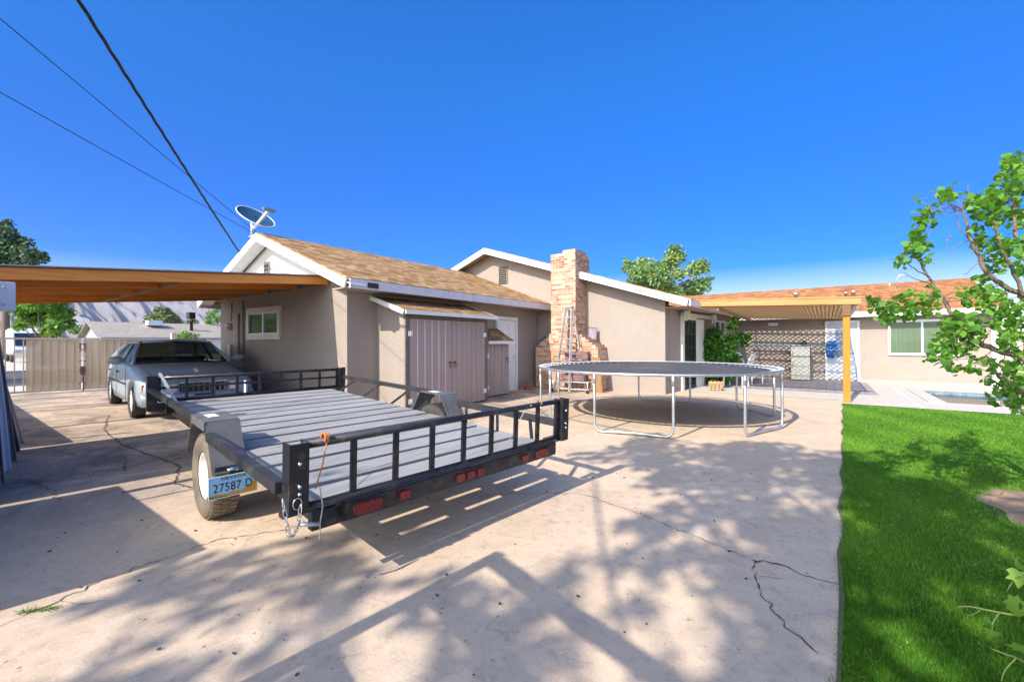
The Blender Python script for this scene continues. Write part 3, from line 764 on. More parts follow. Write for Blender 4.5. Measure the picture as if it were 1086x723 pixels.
# patio door with storm frame
g = MB(); g.box((.08,18.965,.02),(.88,18.99,2.04)); pd = g.build('patio_door', surf('blue_grey_door', (.50,.53,.57), (.45,.48,.53), 3, .5), house)
g = MB(); g.box((.30,18.955,.85),(.72,18.964,1.85)); g.build('door_glass', surf('door_pane', (.16,.22,.30), None, 3, .15, coat=.5), pd)
g = MB(); g.box((0,18.94,0),(.075,18.997,2.12)); g.box((.885,18.94,0),(.96,18.997,2.12)); g.box((.076,18.94,2.045),(.884,18.997,2.12)); g.build('door_frame', M['white'], pd)
g = MB(); g.lathe([(0,0),(.028,0),(.03,.03),(0,.05)], 10, Matrix.Translation((.8,18.96,1.0)) @ Matrix.Rotation(R(90),4,'X')); g.build('handle', M['alu'], pd)
g = MB(); g.box((-1.75,18.9,2.0),(-1.43,18.99,2.12)); g.build('porch_light', M['white_clean'], house, bevel=.02)
# flood light under the garage rake, far end
g = MB(); g.box((-14.75,4.45,2.12),(-14.5,4.6,2.3)); g.build('flood_light', M['black_matte'], house)

# ------------------------------------------------------------------ sheds against the garage wall
SX, SY0, SY1, SZ = -6.62, 5.56, 8.07, 1.96
shed = thing('storage_shed', 'tall lean-to storage shed with mauve double plank doors and a shingled strip roof', 'shed', (-7.1,7,0))
for ya in (SY0, SY1-.06):
    g = MB(); g.prism([(GX1+.003,ya,0),(SX-.03,ya,0),(SX-.03,ya,2.03),(GX1+.003,ya,2.30)], (0,.06,0)); g.build('side_wall', M['stucco'], shed)
g = MB(); g.box((SX-.05,SY0+.061,0),(SX-.031,SY1-.061,SZ)); g.build('backing', M['black_matte'], shed)
g = MB(); g.box((SX-.03,SY0-.002,0),(SX+.01,SY0+.09,SZ)); g.box((SX-.03,SY1-.09,0),(SX+.01,SY1+.002,SZ)); g.box((SX-.03,SY0+.091,SZ-.06),(SX+.01,SY1-.091,SZ)); g.build('door_frame', M['dark_wood'], shed)
def plank_door(parent, x, y0, y1, z0, z1, n, hinge_y, latch_y, batten=False):
    g = MB(); w = (y1-y0)/n
    for k in range(n):
        g.box((x-.03,y0+k*w+.004,z0),(x+.012+.003*((k*7)%3),y0+(k+1)*w-.004,z1))
    d = g.build('door', M['shed_door'], parent, bevel=.004)
    if batten:
        for k in range(1, n):
            h = MB(); h.box((x+.0125,y0+k*w-.011,z0+.01),(x+.021,y0+k*w+.011,z1-.01)); h.build('batten', M['batten'], d)
    for z in (z0+.22, z1-.3):
        h = MB(); h.box((x+.014,hinge_y-.05,z-.05),(x+.024,hinge_y+.05,z+.05)); h.tube([(x+.028,hinge_y,z-.05),(x+.028,hinge_y,z+.05)], .01, 6); h.build('hinge', M['white'], d)
    h = MB(); h.box((x+.016,latch_y-.05,.95),(x+.03,latch_y+.03,1.0)); h.tube([(x+.04,latch_y-.03,.93),(x+.04,latch_y-.03,.86),(x+.04,latch_y+.02,.86),(x+.04,latch_y+.02,.95)], .006, 6)
    h.build('latch', M['rust'], d)
plank_door(shed, SX, SY0+.10, SY0+1.27, .03, SZ-.07, 6, SY0+.11, SY0+1.22, True)
plank_door(shed, SX, SY0+1.28, SY1-.10, .03, SZ-.07, 7, SY1-.11, SY0+1.36)
g = MB(); roof_slope(g, (SX+.17,SY0-.16,2.04),(SX+.17,SY1+.2,2.04),(GX1+.01,SY1+.2,2.37),(GX1+.01,SY0-.16,2.37), .03); sr = g.build('shed_roof', M['shingle'], shed)
g = MB(); rake(g, (SX+.165,SY0-.17,2.04),(GX1+.01,SY0-.17,2.378), .09, .03); rake(g, (SX+.165,SY1+.21,2.04),(GX1+.01,SY1+.21,2.378), .09, .03); g.box((SX+.17,SY0-.15,1.96),(SX+.20,SY1+.19,2.035)); g.build('roof_trim', M['white'], sr)

cab = thing('utility_cupboard', 'short lean-to cupboard with one mauve plank door beside the tall shed', 'shed', (-7.2,9,0))
CX, CY0, CY1, CZ = -6.98, 8.48, 9.42, 1.36
for ya in (CY0, CY1-.05):
    g = MB(); g.box((GX1+.072,ya,0),(CX-.03,ya+.05,CZ+.1)); g.build('side_wall', M['shed_door'], cab)
g = MB(); g.box((CX-.05,CY0+.051,0),(CX-.031,CY1-.051,CZ)); g.build('backing', M['black_matte'], cab)
plank_door(cab, CX, CY0, CY1, .03, CZ, 6, CY0+.03, CY1-.08)
g = MB(); roof_slope(g, (CX+.13,CY0-.1,1.45),(CX+.13,CY1+.1,1.45),(GX1+.075,CY1+.1,1.80),(GX1+.075,CY0-.1,1.80), .03); cr = g.build('cupboard_roof', M['shingle'], cab)
g = MB(); g.box((CX+.131,CY0-.1,1.37),(CX+.155,CY1+.1,1.445)); g.build('roof_trim', M['white'], cr)

# ------------------------------------------------------------------ satellite dish
dish = thing('satellite_dish', 'blue oval satellite dish with white arm on the garage roof peak', 'satellite dish', (-10.95,4.62,3.95))
dc = at(271.5, 229.5, 10.05)
rc = CAMM.to_3x3()
nrm = (rc @ Vector((.53,.76,.36))).normalized(); maj = (rc @ Vector((.80,-.60,0))).normalized(); maj = (maj - nrm*maj.dot(nrm)).normalized(); mnr = nrm.cross(maj)
def dish_mesh(off, sc):
    mb = MB(); vs = [dc - nrm*(.07) + nrm*off]; n = 32
    for j in range(1,7):
        r = j/6
        for k in range(n):
            a = 2*math.pi*k/n
            vs.append(dc + maj*(math.cos(a)*r*.43*sc) + mnr*(math.sin(a)*r*.37*sc) + nrm*(.07*(r*r-1)+off))
    fs = [(0,1+k,1+(k+1)%n) for k in range(n)]
    for j in range(5):
        for k in range(n): fs.append((1+j*n+k,1+(j+1)*n+k,1+(j+1)*n+(k+1)%n,1+j*n+(k+1)%n))
    return mb.add(vs, fs, True)
refl = dish_mesh(0, 1).build('reflector', M['dish_blue'], dish)
dish_mesh(-.02, 1.0).build('reflector_back', M['dish_grey'], refl)
n = 40; g = MB(); g.tube([dc + maj*(math.cos(2*math.pi*k/n)*.43) + mnr*(math.sin(2*math.pi*k/n)*.37) - nrm*.008 for k in range(n)], .014, 6, closed=True); g.build('rim', M['dish_grey'], refl)
g = MB()
for (u, v, r_) in ((-.06,.08,.055),(.0,.05,.05),(.10,.06,.03),(-.02,.11,.04)):
    c = dc + maj*u + mnr*v - nrm*.05
    g.add([c + maj*r_*math.cos(a*math.pi/6) + mnr*r_*.8*math.sin(a*math.pi/6) for a in range(12)], [tuple(range(12))])
g.build('emblem', M['car_dark'], refl)
foot = Vector((-10.9,4.62,3.97)); neck = dc - nrm*.16 - maj*.05
lo = dc + (rc @ Vector((-.09,-.36,0)))
g = MB(); g.tube([foot, foot.lerp(lo,.5)+Vector((-.06,0,.02)), lo, neck], .03, 8); g.build('mast', M['dish_grey'], dish)
lnb = dc + (rc @ Vector((.54,.02,.42)))
low = dc + (rc @ Vector((.02,-.31,.12)))
g = MB(); g.bar(low, lnb, .045, .05); g.bar(neck, low, .04, .05); g.build('arm', M['dish_grey'], dish)
tdir = (dc-lnb).normalized(); sd_ = tdir.cross(nrm).normalized()
g = MB(); g.bar(lnb - sd_*.13, lnb + sd_*.13, .09, .07); g.build('receiver_head', surf('grey_head', (.22,.25,.27), None, 4, .5), dish, bevel=.015)
g = MB(); g.bar(foot-Vector((.12,0,.03)), foot+Vector((.12,0,-.03)), .12, .02); g.build('foot_plate', M['dish_grey'], dish)

# ------------------------------------------------------------------ carport
cp = thing('carport', 'open carport of orange stained rafters under a thin metal roof against the gable', 'carport', (-10,2.5,0))
def cz(y): return 2.268 + (y-.56)*.0935      # underside of the rafter (top = +.15)
RXS = np.array([-8.12, -9.35, -10.7, -12.05, -13.5])
for i, x in enumerate(RXS):
    g = MB(); xx = x
    g.bar((xx,.50,cz(.50)+.0),(xx,4.83,cz(4.83)+.0), .042, .15); g.build('rafter', M['carport_wood'], cp, bevel=.004)
g = MB(); a = .36; 
g.prism([(-13.7,.49,cz(.49)+.079),(-8.09,.49,cz(.49)+.079),(-8.09,4.85,cz(4.85)+.079),(-13.7,4.85,cz(4.85)+.079)], (0,0,.014)); g.build('roof_boards', M['roof_under'], cp)
g = MB(); g.prism([(-13.75,.47,cz(.47)+.094),(-8.06,.47,cz(.47)+.094),(-8.06,4.86,cz(4.86)+.094),(-13.75,4.86,cz(4.86)+.094)], (0,0,.014)); g.build('metal_roofing', M['carport_metal'], cp)
g = MB(); g.box((-13.6,4.835,cz(4.84)-.10),(-8.1,4.868,cz(4.84)-.078)); g.build('ledger', M['carport_beam'], cp)
for x in RXS:
    g = MB(); g.box((x-.03,4.80,cz(4.82)-.085),(x+.03,4.834,cz(4.82)-.05)); g.build('hanger', M['galv'], cp)
g = MB(); g.box((-13.6,.455,cz(.5)-.075),(-8.1,.497,cz(.5)+.070)); g.build('outer_beam', M['carport_beam'], cp)
for k in range(4):
    xa, xb = RXS[k], RXS[k+1]
    g = MB(); y = 2.45
    g.box((xb+.022,y-.02,cz(y)-.074),(xa-.022,y+.02,cz(y)-.012)); g.build('blocking', M['crate_wood'], cp)
for x in (-8.2,-10.7,-13.5):
    g = MB(); g.box((x-.05,.425,0),(x+.05,.525,cz(.5)-.078)); g.build('post', M['post_wood'], cp)
# unseen locker body added to shade slab and trailer; pale end panel shows
lk = thing('shade_locker', 'unseen grey metal locker added for shade, with pale riveted panel at the near carport corner', 'locker', (-7.4,-.1,0))
g = MB()
for k in range(26):
    x = -8.75 + k*.1085; g.box((x,-.45,.02),(x+.10,.10+.012*(k%2),2.05))
g.build('body', M['panel_grey'], lk)
g = MB(); g.box((-8.8,-.5,2.051),(-5.88,.16,2.09)); g.build('lid', M['panel_grey'], lk)
g = MB(); g.box((-6.66,.12,1.74),(-6.60,.56,2.03)); hb = g.build('end_panel', M['panel_white'], lk, bevel=.006)
for z in (1.80,1.97):
    for y in (.20,.34,.48):
        g = MB(); g.lathe([(0,0),(.012,0),(.008,.008),(0,.01)], 8, Matrix.Translation((-6.60,y,z)) @ Matrix.Rotation(R(90),4,'Y')); g.build('rivet', M['galv'], hb)

# long sheet-metal strips leaning on the corner
SHEETS = [((-6.28,.40),(-6.45,.30),1.70,.07,'narrow bent grey metal strip at the front of the leaning pile','panel_grey'),
          ((-6.75,.44),(-6.85,.34),1.71,.10,'wide dark grey metal strip second in the leaning pile','black_worn'),
          ((-7.35,.54),(-7.25,.40),1.76,.09,'pale grey metal strip with folded edge in the leaning pile','panel_white'),
          ((-7.9,.62),(-7.75,.45),1.72,.11,'grey blue metal strip leaning behind the pale one','panel_grey'),
          ((-8.6,.72),(-8.45,.50),1.30,.08,'short curved dark metal strip leaning at the back of the pile','black_worn'),
          ((-9.3,.82),(-9.1,.60),1.05,.07,'shortest tan metal strip leaning at the back of the pile','tan_frame')]
for (b_, t_, h, wd, lab, mt) in SHEETS:
    p = Vector((b_[0],b_[1],.0)); q = Vector((t_[0],t_[1],h)); g = MB(); d = (q-p).normalized(); side = Vector((.75,-.66,0))
    N = 9; 
    for s_ in range(2):
        pass
    prof = [(-wd/2,.0),(-wd/2,.035),(-wd/2+.012,.035),(-wd/2+.012,.012),(wd/2-.012,.012),(wd/2-.012,.035),(wd/2,.035),(wd/2,0)]
    nr = d.cross(side).normalized(); vs = []
    for k in range(N):
        t = k/(N-1); c = p.lerp(q,t) + nr*(.010*math.sin(math.pi*t)) + Vector((0,0,.0))
        for a_, b2 in prof: vs.append(c + side*a_ + nr*b2)
    m_ = len(prof); fs = [tuple(range(m_))[::-1], tuple((N-1)*m_+k for k in range(m_))]
    for k in range(N-1):
        for j in range(m_): fs.append((k*m_+j,k*m_+(j+1)%m_,(k+1)*m_+(j+1)%m_,(k+1)*m_+j))
    zmin = min(v.z for v in vs); vs = [v - Vector((0,0,zmin)) for v in vs]
    tag(g.add(vs, fs).build('metal_strip', M[mt]), lab, 'metal strip', 'metal strips leaning at the carport corner')

# ------------------------------------------------------------------ patio cover
pc = thing('patio_cover', 'golden wooden patio cover with lattice roof and one front post', 'patio cover', (-1.2,15.5,0))
BX0, BX1, BY = -3.0, .66, 12.42
g = MB(); g.bar((-2.95,BY,2.44),(.66,BY,2.30), .09, .15); g.build('front_beam', M['patio_wood'], pc, bevel=.008)
g = MB(); g.box((.33,BY-.065,0),(.46,BY+.065,2.21)); po = g.build('post', M['post_wood'], pc, bevel=.008)
g = MB(); g.box((.32,BY-.1,1.98),(.47,BY-.067,2.225)); g.build('post_bracket', M['rust'], po)
g = MB(); g.bar((-2.97,BY+.03,2.535),(.72,BY+.03,2.39), .16, .028); g.build('beam_cap', M['patio_wood'], pc)
def pz(x, y): return 2.395 - (x+2.95)*.0385 + (y-12.4)*(-.012)
for k in range(13):
    y = 12.95 + k*.44
    g = MB(); g.bar((-2.45,y,pz(-2.4,y)+.012),(.6,y,pz(.6,y)+.012), .085, .018); g.build('joist', M['lattice'], pc)
g = MB(); g.bar((.60,12.47,pz(.6,12.4)-.02),(.60,18.44,pz(.6,18.4)-.02), .04, .16); g.build('side_beam', M['white'], pc)
g = MB(); g.bar((-2.3,12.47,pz(-2.3,12.4)-.09),(-2.25,18.44,pz(-2.3,18.4)-.09), .04, .09); g.build('side_beam', M['lattice'], pc)
g = MB(); X0, X1, Y0, Y1 = -2.85, .58, 12.47, 18.46
def slat(c, s, zoff):
    # line x = c + s*y, clipped
    pts = []
    for (xa, ya) in ((None,Y0),(None,Y1),(X0,None),(X1,None)):
        if xa is None: x = c + s*ya; y = ya
        else: y = (xa-c)/s; x = xa
        if X0-1e-6 <= x <= X1+1e-6 and Y0-1e-6 <= y <= Y1+1e-6: pts.append((x,y))
    pts = sorted(set((round(a,4),round(b,4)) for a,b in pts))
    if len(pts) < 2: return
    a, b = pts[0], pts[-1]
    if math.dist(a,b) < .1: return
    g.bar((a[0],a[1],pz(*a)+zoff-.03),(b[0],b[1],pz(*b)+zoff-.03), .038, .007)
step = .125*math.sqrt(2)
k = 0; c = X0 - Y1
while c < X1 - Y0: slat(c, 1, .007); c += step
c = X0 + Y0
while c < X1 + Y1: slat(c, -1, .0145); c += step
g.build('lattice', M['lattice'], pc)

# ------------------------------------------------------------------ trampoline
TC = (-2.72, 8.32); TR = 2.16; TZ = .92
tr = thing('trampoline', 'round trampoline with galvanised tube legs and dusty black mat on the concrete', 'trampoline', (TC[0],TC[1],0))
def tp(r, a, z): return Vector((TC[0]+r*math.cos(a), TC[1]+r*math.sin(a), z))
g = MB(); g.tube([tp(TR, 2*math.pi*k/72, TZ) for k in range(72)], .024, 10, closed=True); g.build('rim', M['galv'], tr)
g = MB(); n = 72
vs = [tp(0,0,TZ-.045)]
for j in range(1,9):
    for k in range(n): vs.append(tp((TR-.20)*j/8, 2*math.pi*k/n, TZ-.015-.03*(1-(j/8)**2)))
fs = [(0,1+k,1+(k+1)%n) for k in range(n)]
for j in range(7):
    for k in range(n): fs.append((1+j*n+k,1+(j+1)*n+k,1+(j+1)*n+(k+1)%n,1+j*n+(k+1)%n))
mt = g.add(vs, fs, True).build('jumping_mat', M['mat'], tr)
g = MB(); g.tube([tp(TR-.2, 2*math.pi*k/n, TZ-.014) for k in range(n)], .012, 6, closed=True); g.build('mat_edge', M['black_matte'], mt)
for k in range(84):
    a = 2*math.pi*(k+.5)/84; g = MB(); g.tube([tp(TR-.19,a,TZ-.012), tp(TR-.01,a,TZ+.004)], .0085, 5); g.build('spring', M['galv'], tr)
pad = MB()   # worn pale edge trim lying over rim
for k in range(72):
    a0_, a1_ = 2*math.pi*k/72, 2*math.pi*(k+1)/72
    o = .012*math.sin(k*1.7)
    pad.add([tp(TR-.075+o,a0_,TZ+.018), tp(TR+.022,a0_,TZ+.028), tp(TR+.022,a1_,TZ+.028), tp(TR-.075-o,a1_,TZ+.018)], [(0,1,2,3)])
pad.build('rim_wrap', M['panel_white'], tr)
for k in range(6):
    ac = R(-79.5 + 60*k); h = R(15.5); pts = []
    A, B = tp(TR,ac-h,0), tp(TR,ac+h,0); 
    top = TZ-.02
    def leg_pts():
        out = [A+Vector((0,0,top)), A+Vector((0,0,.5)), A+Vector((0,0,.16))]
        d = (B-A).normalized()
        for q in range(1,6):
            t = q/6*math.pi/2; out.append(A + d*(.11*(1-math.cos(t))) + Vector((0,0,.025+.135*(1-math.sin(t)))))
        out.append(A+d*.11+Vector((0,0,.025)))
        mid = (A+B)/2 + Vector((0,0,.045)); out.append(mid)
        out.append(B-d*.11+Vector((0,0,.025)))
        for q in range(5,0,-1):
            t = q/6*math.pi/2; out.append(B - d*(.11*(1-math.cos(t))) + Vector((0,0,.025+.135*(1-math.sin(t)))))
        out += [B+Vector((0,0,.16)), B+Vector((0,0,.5)), B+Vector((0,0,top))]
        return out
    g = MB(); g.tube(leg_pts(), .021, 10)
    for P in (A, B): g.tube([P+Vector((0,0,TZ-.16)), P+Vector((0,0,TZ))], .026, 10)
    g.build('leg', M['galv'], tr)

# ------------------------------------------------------------------ trailer
tu = Vector((-math.cos(.117),math.sin(.117),0)); tv = Vector((math.sin(.117),math.cos(.117),0))
PIT = .042; Z = Vector((0,0,1)); T0 = Vector((-2.35,1.106,.495))
fu = tu*math.cos(PIT) + Z*math.sin(PIT); upv = -tu*math.sin(PIT) + Z*math.cos(PIT)
TM = Matrix(((fu.x,tv.x,upv.x,T0.x),(fu.y,tv.y,upv.y,T0.y),(fu.z,tv.z,upv.z,T0.z),(0,0,0,1)))
def L(l, s, z): return TM @ Vector((l,s,z))
tl = thing('utility_trailer', 'black flat utility trailer with slatted wooden deck and tube end gates', 'trailer', (-4.0,2.4,0))
DL = 4.38; S0, S1 = .235, 2.265; SW = 2.50
g = MB(); nb = 15; bw = DL/nb
for k in range(nb):
    z = -.002 + .003*rng.random()
    g.box((k*bw+.025,S0,-.04),((k+1)*bw-.025,S1,z), TM)
g.build('deck', M['plank'], tl, bevel=.003)
g = MB()
for s in (S0-.002, .915, 1.53, S1-.05): g.box((.06,s,-.15),(DL-.01,s+.055,-.043), TM)
g.box((.0,S0-.05,-.15),(.055,S1+.05,-.044), TM); g.box((DL-.008,S0-.05,-.15),(DL+.05,S1+.05,-.002), TM)
g.box((.002,.03,-.035),(.058,S0-.055,.015), TM); g.box((.002,S1+.055,-.035),(.058,SW,.015), TM)
g.box((DL-.006,.0,-.10),(DL+.048,S0-.055,-.01), TM); g.box((DL-.006,S1+.055,-.10),(DL+.048,SW,-.01), TM)
g.build('frame', M['black'], tl)
g = MB(); g.box((-.07,.345,-.120),(-.005,2.36,-.008), TM); lb = g.build('light_bar', M['black'], tl, bevel=.006)
def oval(s0, s1, z0, z1, name):
    g = MB(); c = ((s0+s1)/2, (z0+z1)/2); rx, rz = (s1-s0)/2, (z1-z0)/2; n = 20
    pts = []
    for k in range(n):
        a = 2*math.pi*k/n; ca, sa = math.cos(a), math.sin(a); e = .5
        pts.append((c[0]+rx*math.copysign(abs(ca)**e,ca), c[1]+rz*math.copysign(abs(sa)**e,sa)))
    vs = [L(-.0705,s,z) for s,z in pts] + [L(-.086,c[0]+.93*(s-c[0]),c[1]+.9*(z-c[1])) for s,z in pts]
    g.add(vs, [tuple(range(n,2*n))] + [(k,(k+1)%n,n+(k+1)%n,n+k) for k in range(n)]).build(name, M['red_lens'], lb)
    if s1-s0 > .15:
        g = MB(); g.tube([L(-.073,s,z) for s,z in pts], .007, 5, closed=True); g.build('lamp_surround', M['rubber'], lb)
oval(.385,.58,-.105,-.028,'tail_light'); oval(2.05,2.24,-.105,-.028,'tail_light')
for a, b in ((.695,.78),(1.875,1.96),(1.16,1.245),(1.262,1.347),(1.364,1.449)): oval(a,b,-.095,-.035,'marker_light')
# rear gate
def gate(l, z0, z1, mid, name, s0=.115, s1=2.385):
    g = MB(); zc = (z0+z1)/2
    g.tube([L(l,s0,z1-.022),L(l,s1,z1-.022)], .022, 10); g.tube([L(l,s0,z0+.022),L(l,s1,z0+.022)], .022, 10)
    if mid: g.tube([L(l,s0,mid),L(l,s1,mid)], .016, 8)
    root = g.build(name, M['black'], tl)
    n = 9
    for k in range(n):
        s = s0 + (s1-s0)*k/(n-1); h = MB(); w_ = .045 if k in (0,n-1) else .033
        h.box((l-.016,s-w_/2,z0+.02),(l+.016,s+w_/2,z1-.02), TM); h.build('upright', M['black'], root, bevel=.004)
    return root
gate(-.05, .0, .385, None, 'rear_gate')
fg = gate(DL+.02, .0, .32, .175, 'front_gate')
# corner posts
for (l, s, za, zb) in ((-.05,.025,.015,.385),(-.05,2.40,.0,.385),(DL+.02,.0,-.02,.33),(DL+.02,2.40,-.02,.33)):
    g = MB(); g.box((l-.05,s,za),(l-.042,s+.10,zb), TM); g.box((l-.041,s,za),(l+.05,s+.008,zb), TM); g.box((l-.041,s+.092,za+.03),(l+.05,s+.10,zb), TM)
    cpst = g.build('corner_post', M['black'], tl)
    if l < 0:
        for zz in (.12,.16,.28):
            g = MB(); g.lathe([(0,0),(.012,0),(.012,.012),(0,.016)], 8, Matrix.Translation(L(l-.05,s+.05,zz)) @ Matrix.Rotation(R(90),4,'Y')); g.build('latch_pin', M['chrome'], cpst)
# chain on the near post
g = MB(); pp = []
for k in range(16):
    t = k/15; pp.append(L(-.115-.012*math.sin(t*9),.0+.085*t-.01, .075-.20*(1-(2*t-1.1)**2)*.9+.02*t))
for k in range(15):
    a, b = pp[k], pp[k+1]; d = (b-a).normalized(); sd2 = d.cross(Vector((1,0,0) if k%2 else (0,0,1))).normalized()
    c = (a+b)/2; ln = (b-a).length*.75
    g.tube([c + d*ln*math.cos(q*math.pi/4) + sd2*.009*math.sin(q*math.pi/4) for q in range(8)], .0028, 5, closed=True)
g.build('latch_chain', M['galv'], tl)
g = MB(); g.tube([L(-.112,.062+.022*math.cos(q*math.pi/8),.075+.03*math.sin(q*math.pi/8)) for q in range(16)], .003, 5, closed=True); g.build('latch_ring', M['chrome'], tl)
g = MB(); g.tube([L(-.13,.07,-.03),L(-.125,.17,-.06)], .012, 8); g.build('gate_handle', M['galv'], tl)
# side rails, braces, fenders
for s, side in ((.0,-1),(SW-.04,1)):
    sc = s + .02
    g = MB(); g.bar(L(DL,sc,.175),L(1.92,sc,.205), .05, .055, upv); g.bar(L(1.47,sc,.135),L(.0,sc,.14), .06, .065, upv)
    g.build('side_rail', M['black_rail'], tl, bevel=.004)
    if side > 0:
        for (la, lb_, zz) in ((4.15,3.9,.17),(3.4,3.2,.17),(2.65,2.45,.18),(2.05,1.9,.19),(1.1,1.3,.125),(.62,.80,.125),(.16,.34,.13)):
            g = MB(); g.bar(L(la,S1+.02,-.03),L(lb_,sc-.02,zz), .03, .03, upv); g.build('brace', M['black'], tl)
    a, b = (.0,S0) if side < 0 else (SW-S0,SW)
    g = MB(); P = [(1.31,-.12),(1.54,.232),(1.935,.232),(2.16,-.12)]
    for i in range(3):
        (l0,z0),(l1,z1) = P[i],P[i+1]
        o = L(0,0,0); nn = Vector((-(z1-z0),l1-l0)).normalized()*.008
        vs = [L(l0,a,z0),L(l1,a,z1),L(l1,b,z1),L(l0,b,z0),L(l0+nn.x,a,z0+nn.y),L(l1+nn.x,a,z1+nn.y),L(l1+nn.x,b,z1+nn.y),L(l0+nn.x,b,z0+nn.y)]
        g.add(vs, [(0,1,2,3),(4,5,6,7),(0,1,5,4),(1,2,6,5),(2,3,7,6),(3,0,4,7)])
    e = a-.004 if side < 0 else b+.004
    g.bar(L(1.52,e,.205),L(1.955,e,.205),.006,.07,upv)
    f_ = g.build('fender', M['black_worn'], tl)
    g = MB()
    g.bar(L(1.84,a+.09,.244),L(1.70,a+.10,.244),.075,.003,upv); g.build('fender_sticker', M['plastic_white'], f_)
    # wheel
    wc = Vector((T0.x,T0.y,0)) + tu*1.735 + tv*(.118 if side < 0 else SW-.118) + Vector((0,0,.335))
    ax = tv*(-1 if side < 0 else 1); xx = tu; yy = ax.cross(xx)
    WM = Matrix(((xx.x,yy.x,ax.x,wc.x),(xx.y,yy.y,ax.y,wc.y),(xx.z,yy.z,ax.z,wc.z),(0,0,0,1)))
    g = MB(); g.lathe([(.0,-.06),(.12,-.06),(.185,-.08),(.19,.08),(.17,.075),(.155,.03),(.07,.03),(.06,.055),(0,.06)], 28, WM); wh = g.build('wheel', M['rim_white'], tl)
    g = MB(); g.lathe([(.185,-.085),(.25,-.105),(.31,-.10),(.33,-.08),(.335,-.04),(.335,.04),(.33,.08),(.31,.10),(.25,.105),(.188,.085)], 40, WM, caps=False); ty = g.build('tyre', M['tyre'] if side < 0 else M['tyre_dark'], wh)
    g = MB()
    for k in range(44):
        t = 2*math.pi*k/44
        for z0_, z1_, o in ((-.085,-.03,0),(-.024,.024,.5),(.03,.085,0)):
            tt = t + o*2*math.pi/44
            c = Vector((math.cos(tt)*.337, math.sin(tt)*.337, 0)); tg = Vector((-math.sin(tt),math.cos(tt),0))
            vs = []
            for rr in (-.006,.004):
                for da, zz in ((-.017,z0_),(.017,z0_),(.017,z1_),(-.017,z1_)):
                    q = c*(1+rr/.337) + tg*da + Vector((0,0,zz)); vs.append(WM @ q)
            g.add(vs, [(4,5,6,7),(0,1,5,4),(1,2,6,5),(2,3,7,6),(3,0,4,7)])
    g.build('tread', M['tyre'] if side < 0 else M['tyre_dark'], ty)
    g = MB()
    for k in range(5):
        t = 2*math.pi*k/5; g.lathe([(.011,.03),(.011,.052),(0,.056)], 6, WM @ Matrix.Translation((.095*math.cos(t),.095*math.sin(t),0)))
    g.build('lug_nut', M['chrome'], wh)
a_ = Vector((T0.x,T0.y,0)) + tu*1.735 + Vector((0,0,.335))
g = MB(); g.bar(a_ + tv*.2, a_ + tv*(SW-.2), .07, .07); g.build('axle', M['black'], tl)
g = MB()
for s in (S0+.05, S1-.05):
    g.bar(L(1.15,s,-.15), a_ + tv*s + Z*.06, .05, .012); g.bar(a_ + tv*s + Z*.06, L(2.35,s,-.15), .05, .012)
g.build('leaf_spring', M['rust'], tl)
# tongue reaching under the parked car's nose side
g = MB(); g.bar(L(DL+.0,.5,-.10),L(DL+.8,1.22,-.10),.06,.09,upv); g.bar(L(DL,1.94,-.10),L(DL+.8,1.22,-.10),.06,.09,upv); tg_ = g.build('tongue', M['black'], tl)
g = MB(); p = L(DL+.55,1.22,-.1); g.tube([Vector((p.x,p.y,0.02)), Vector((p.x,p.y,p.z+.25))], .025, 8); g.lathe([(0,0),(.09,0),(.09,.015),(0,.02)], 12, Matrix.Translation((p.x,p.y,0))); g.build('jack', M['galv'], tg_)
# strap and twine hanging on the gates
g = MB(); g.bar(L(DL+.05,.13,.36),L(DL-.35,.24,.02),.035,.004,upv); g.build('strap', M['cloth_grey'], tl)
g = MB()
for k in range(3): g.tube([L(-.05+.028*math.cos(q*math.pi/5),.22+.009*k,.383+.028*math.sin(q*math.pi/5)) for q in range(10)], .0055, 5, closed=True)
g.tube([L(-.08,.225,.36),L(-.09,.20,.25),L(-.085,.165,.12)], .004, 5); g.build('orange_twine', M['orange_cord'], tl)
g = MB(); g.tube([L(-.085,.19,.12),L(-.10,.20,.02),L(-.095,.19,-.06),L(-.10,.185,-.16)], .0035, 5); g.build('twine', M['cloth_grey'], tl)
g = MB(); g.tube([L(-.08,1.98,.38),L(-.0,1.97,.3),L(.1,1.9,.05)], .004, 5); g.build('twine', M['cloth_grey'], tl)
g = MB()
g.tube([L(-.06,.12,.14),L(.3,.7,.02),L(.35,.95,.012)], .003, 5); g.build('twine', M['cloth_grey'], tl)
g = MB()
for k in range(2): g.tube([L(-.05+.026*math.cos(q*math.pi/5),2.12+.01*k,.383+.026*math.sin(q*math.pi/5)) for q in range(10)], .005, 5, closed=True)
g.build('yellow_tie', M['crate_wood'], tl)
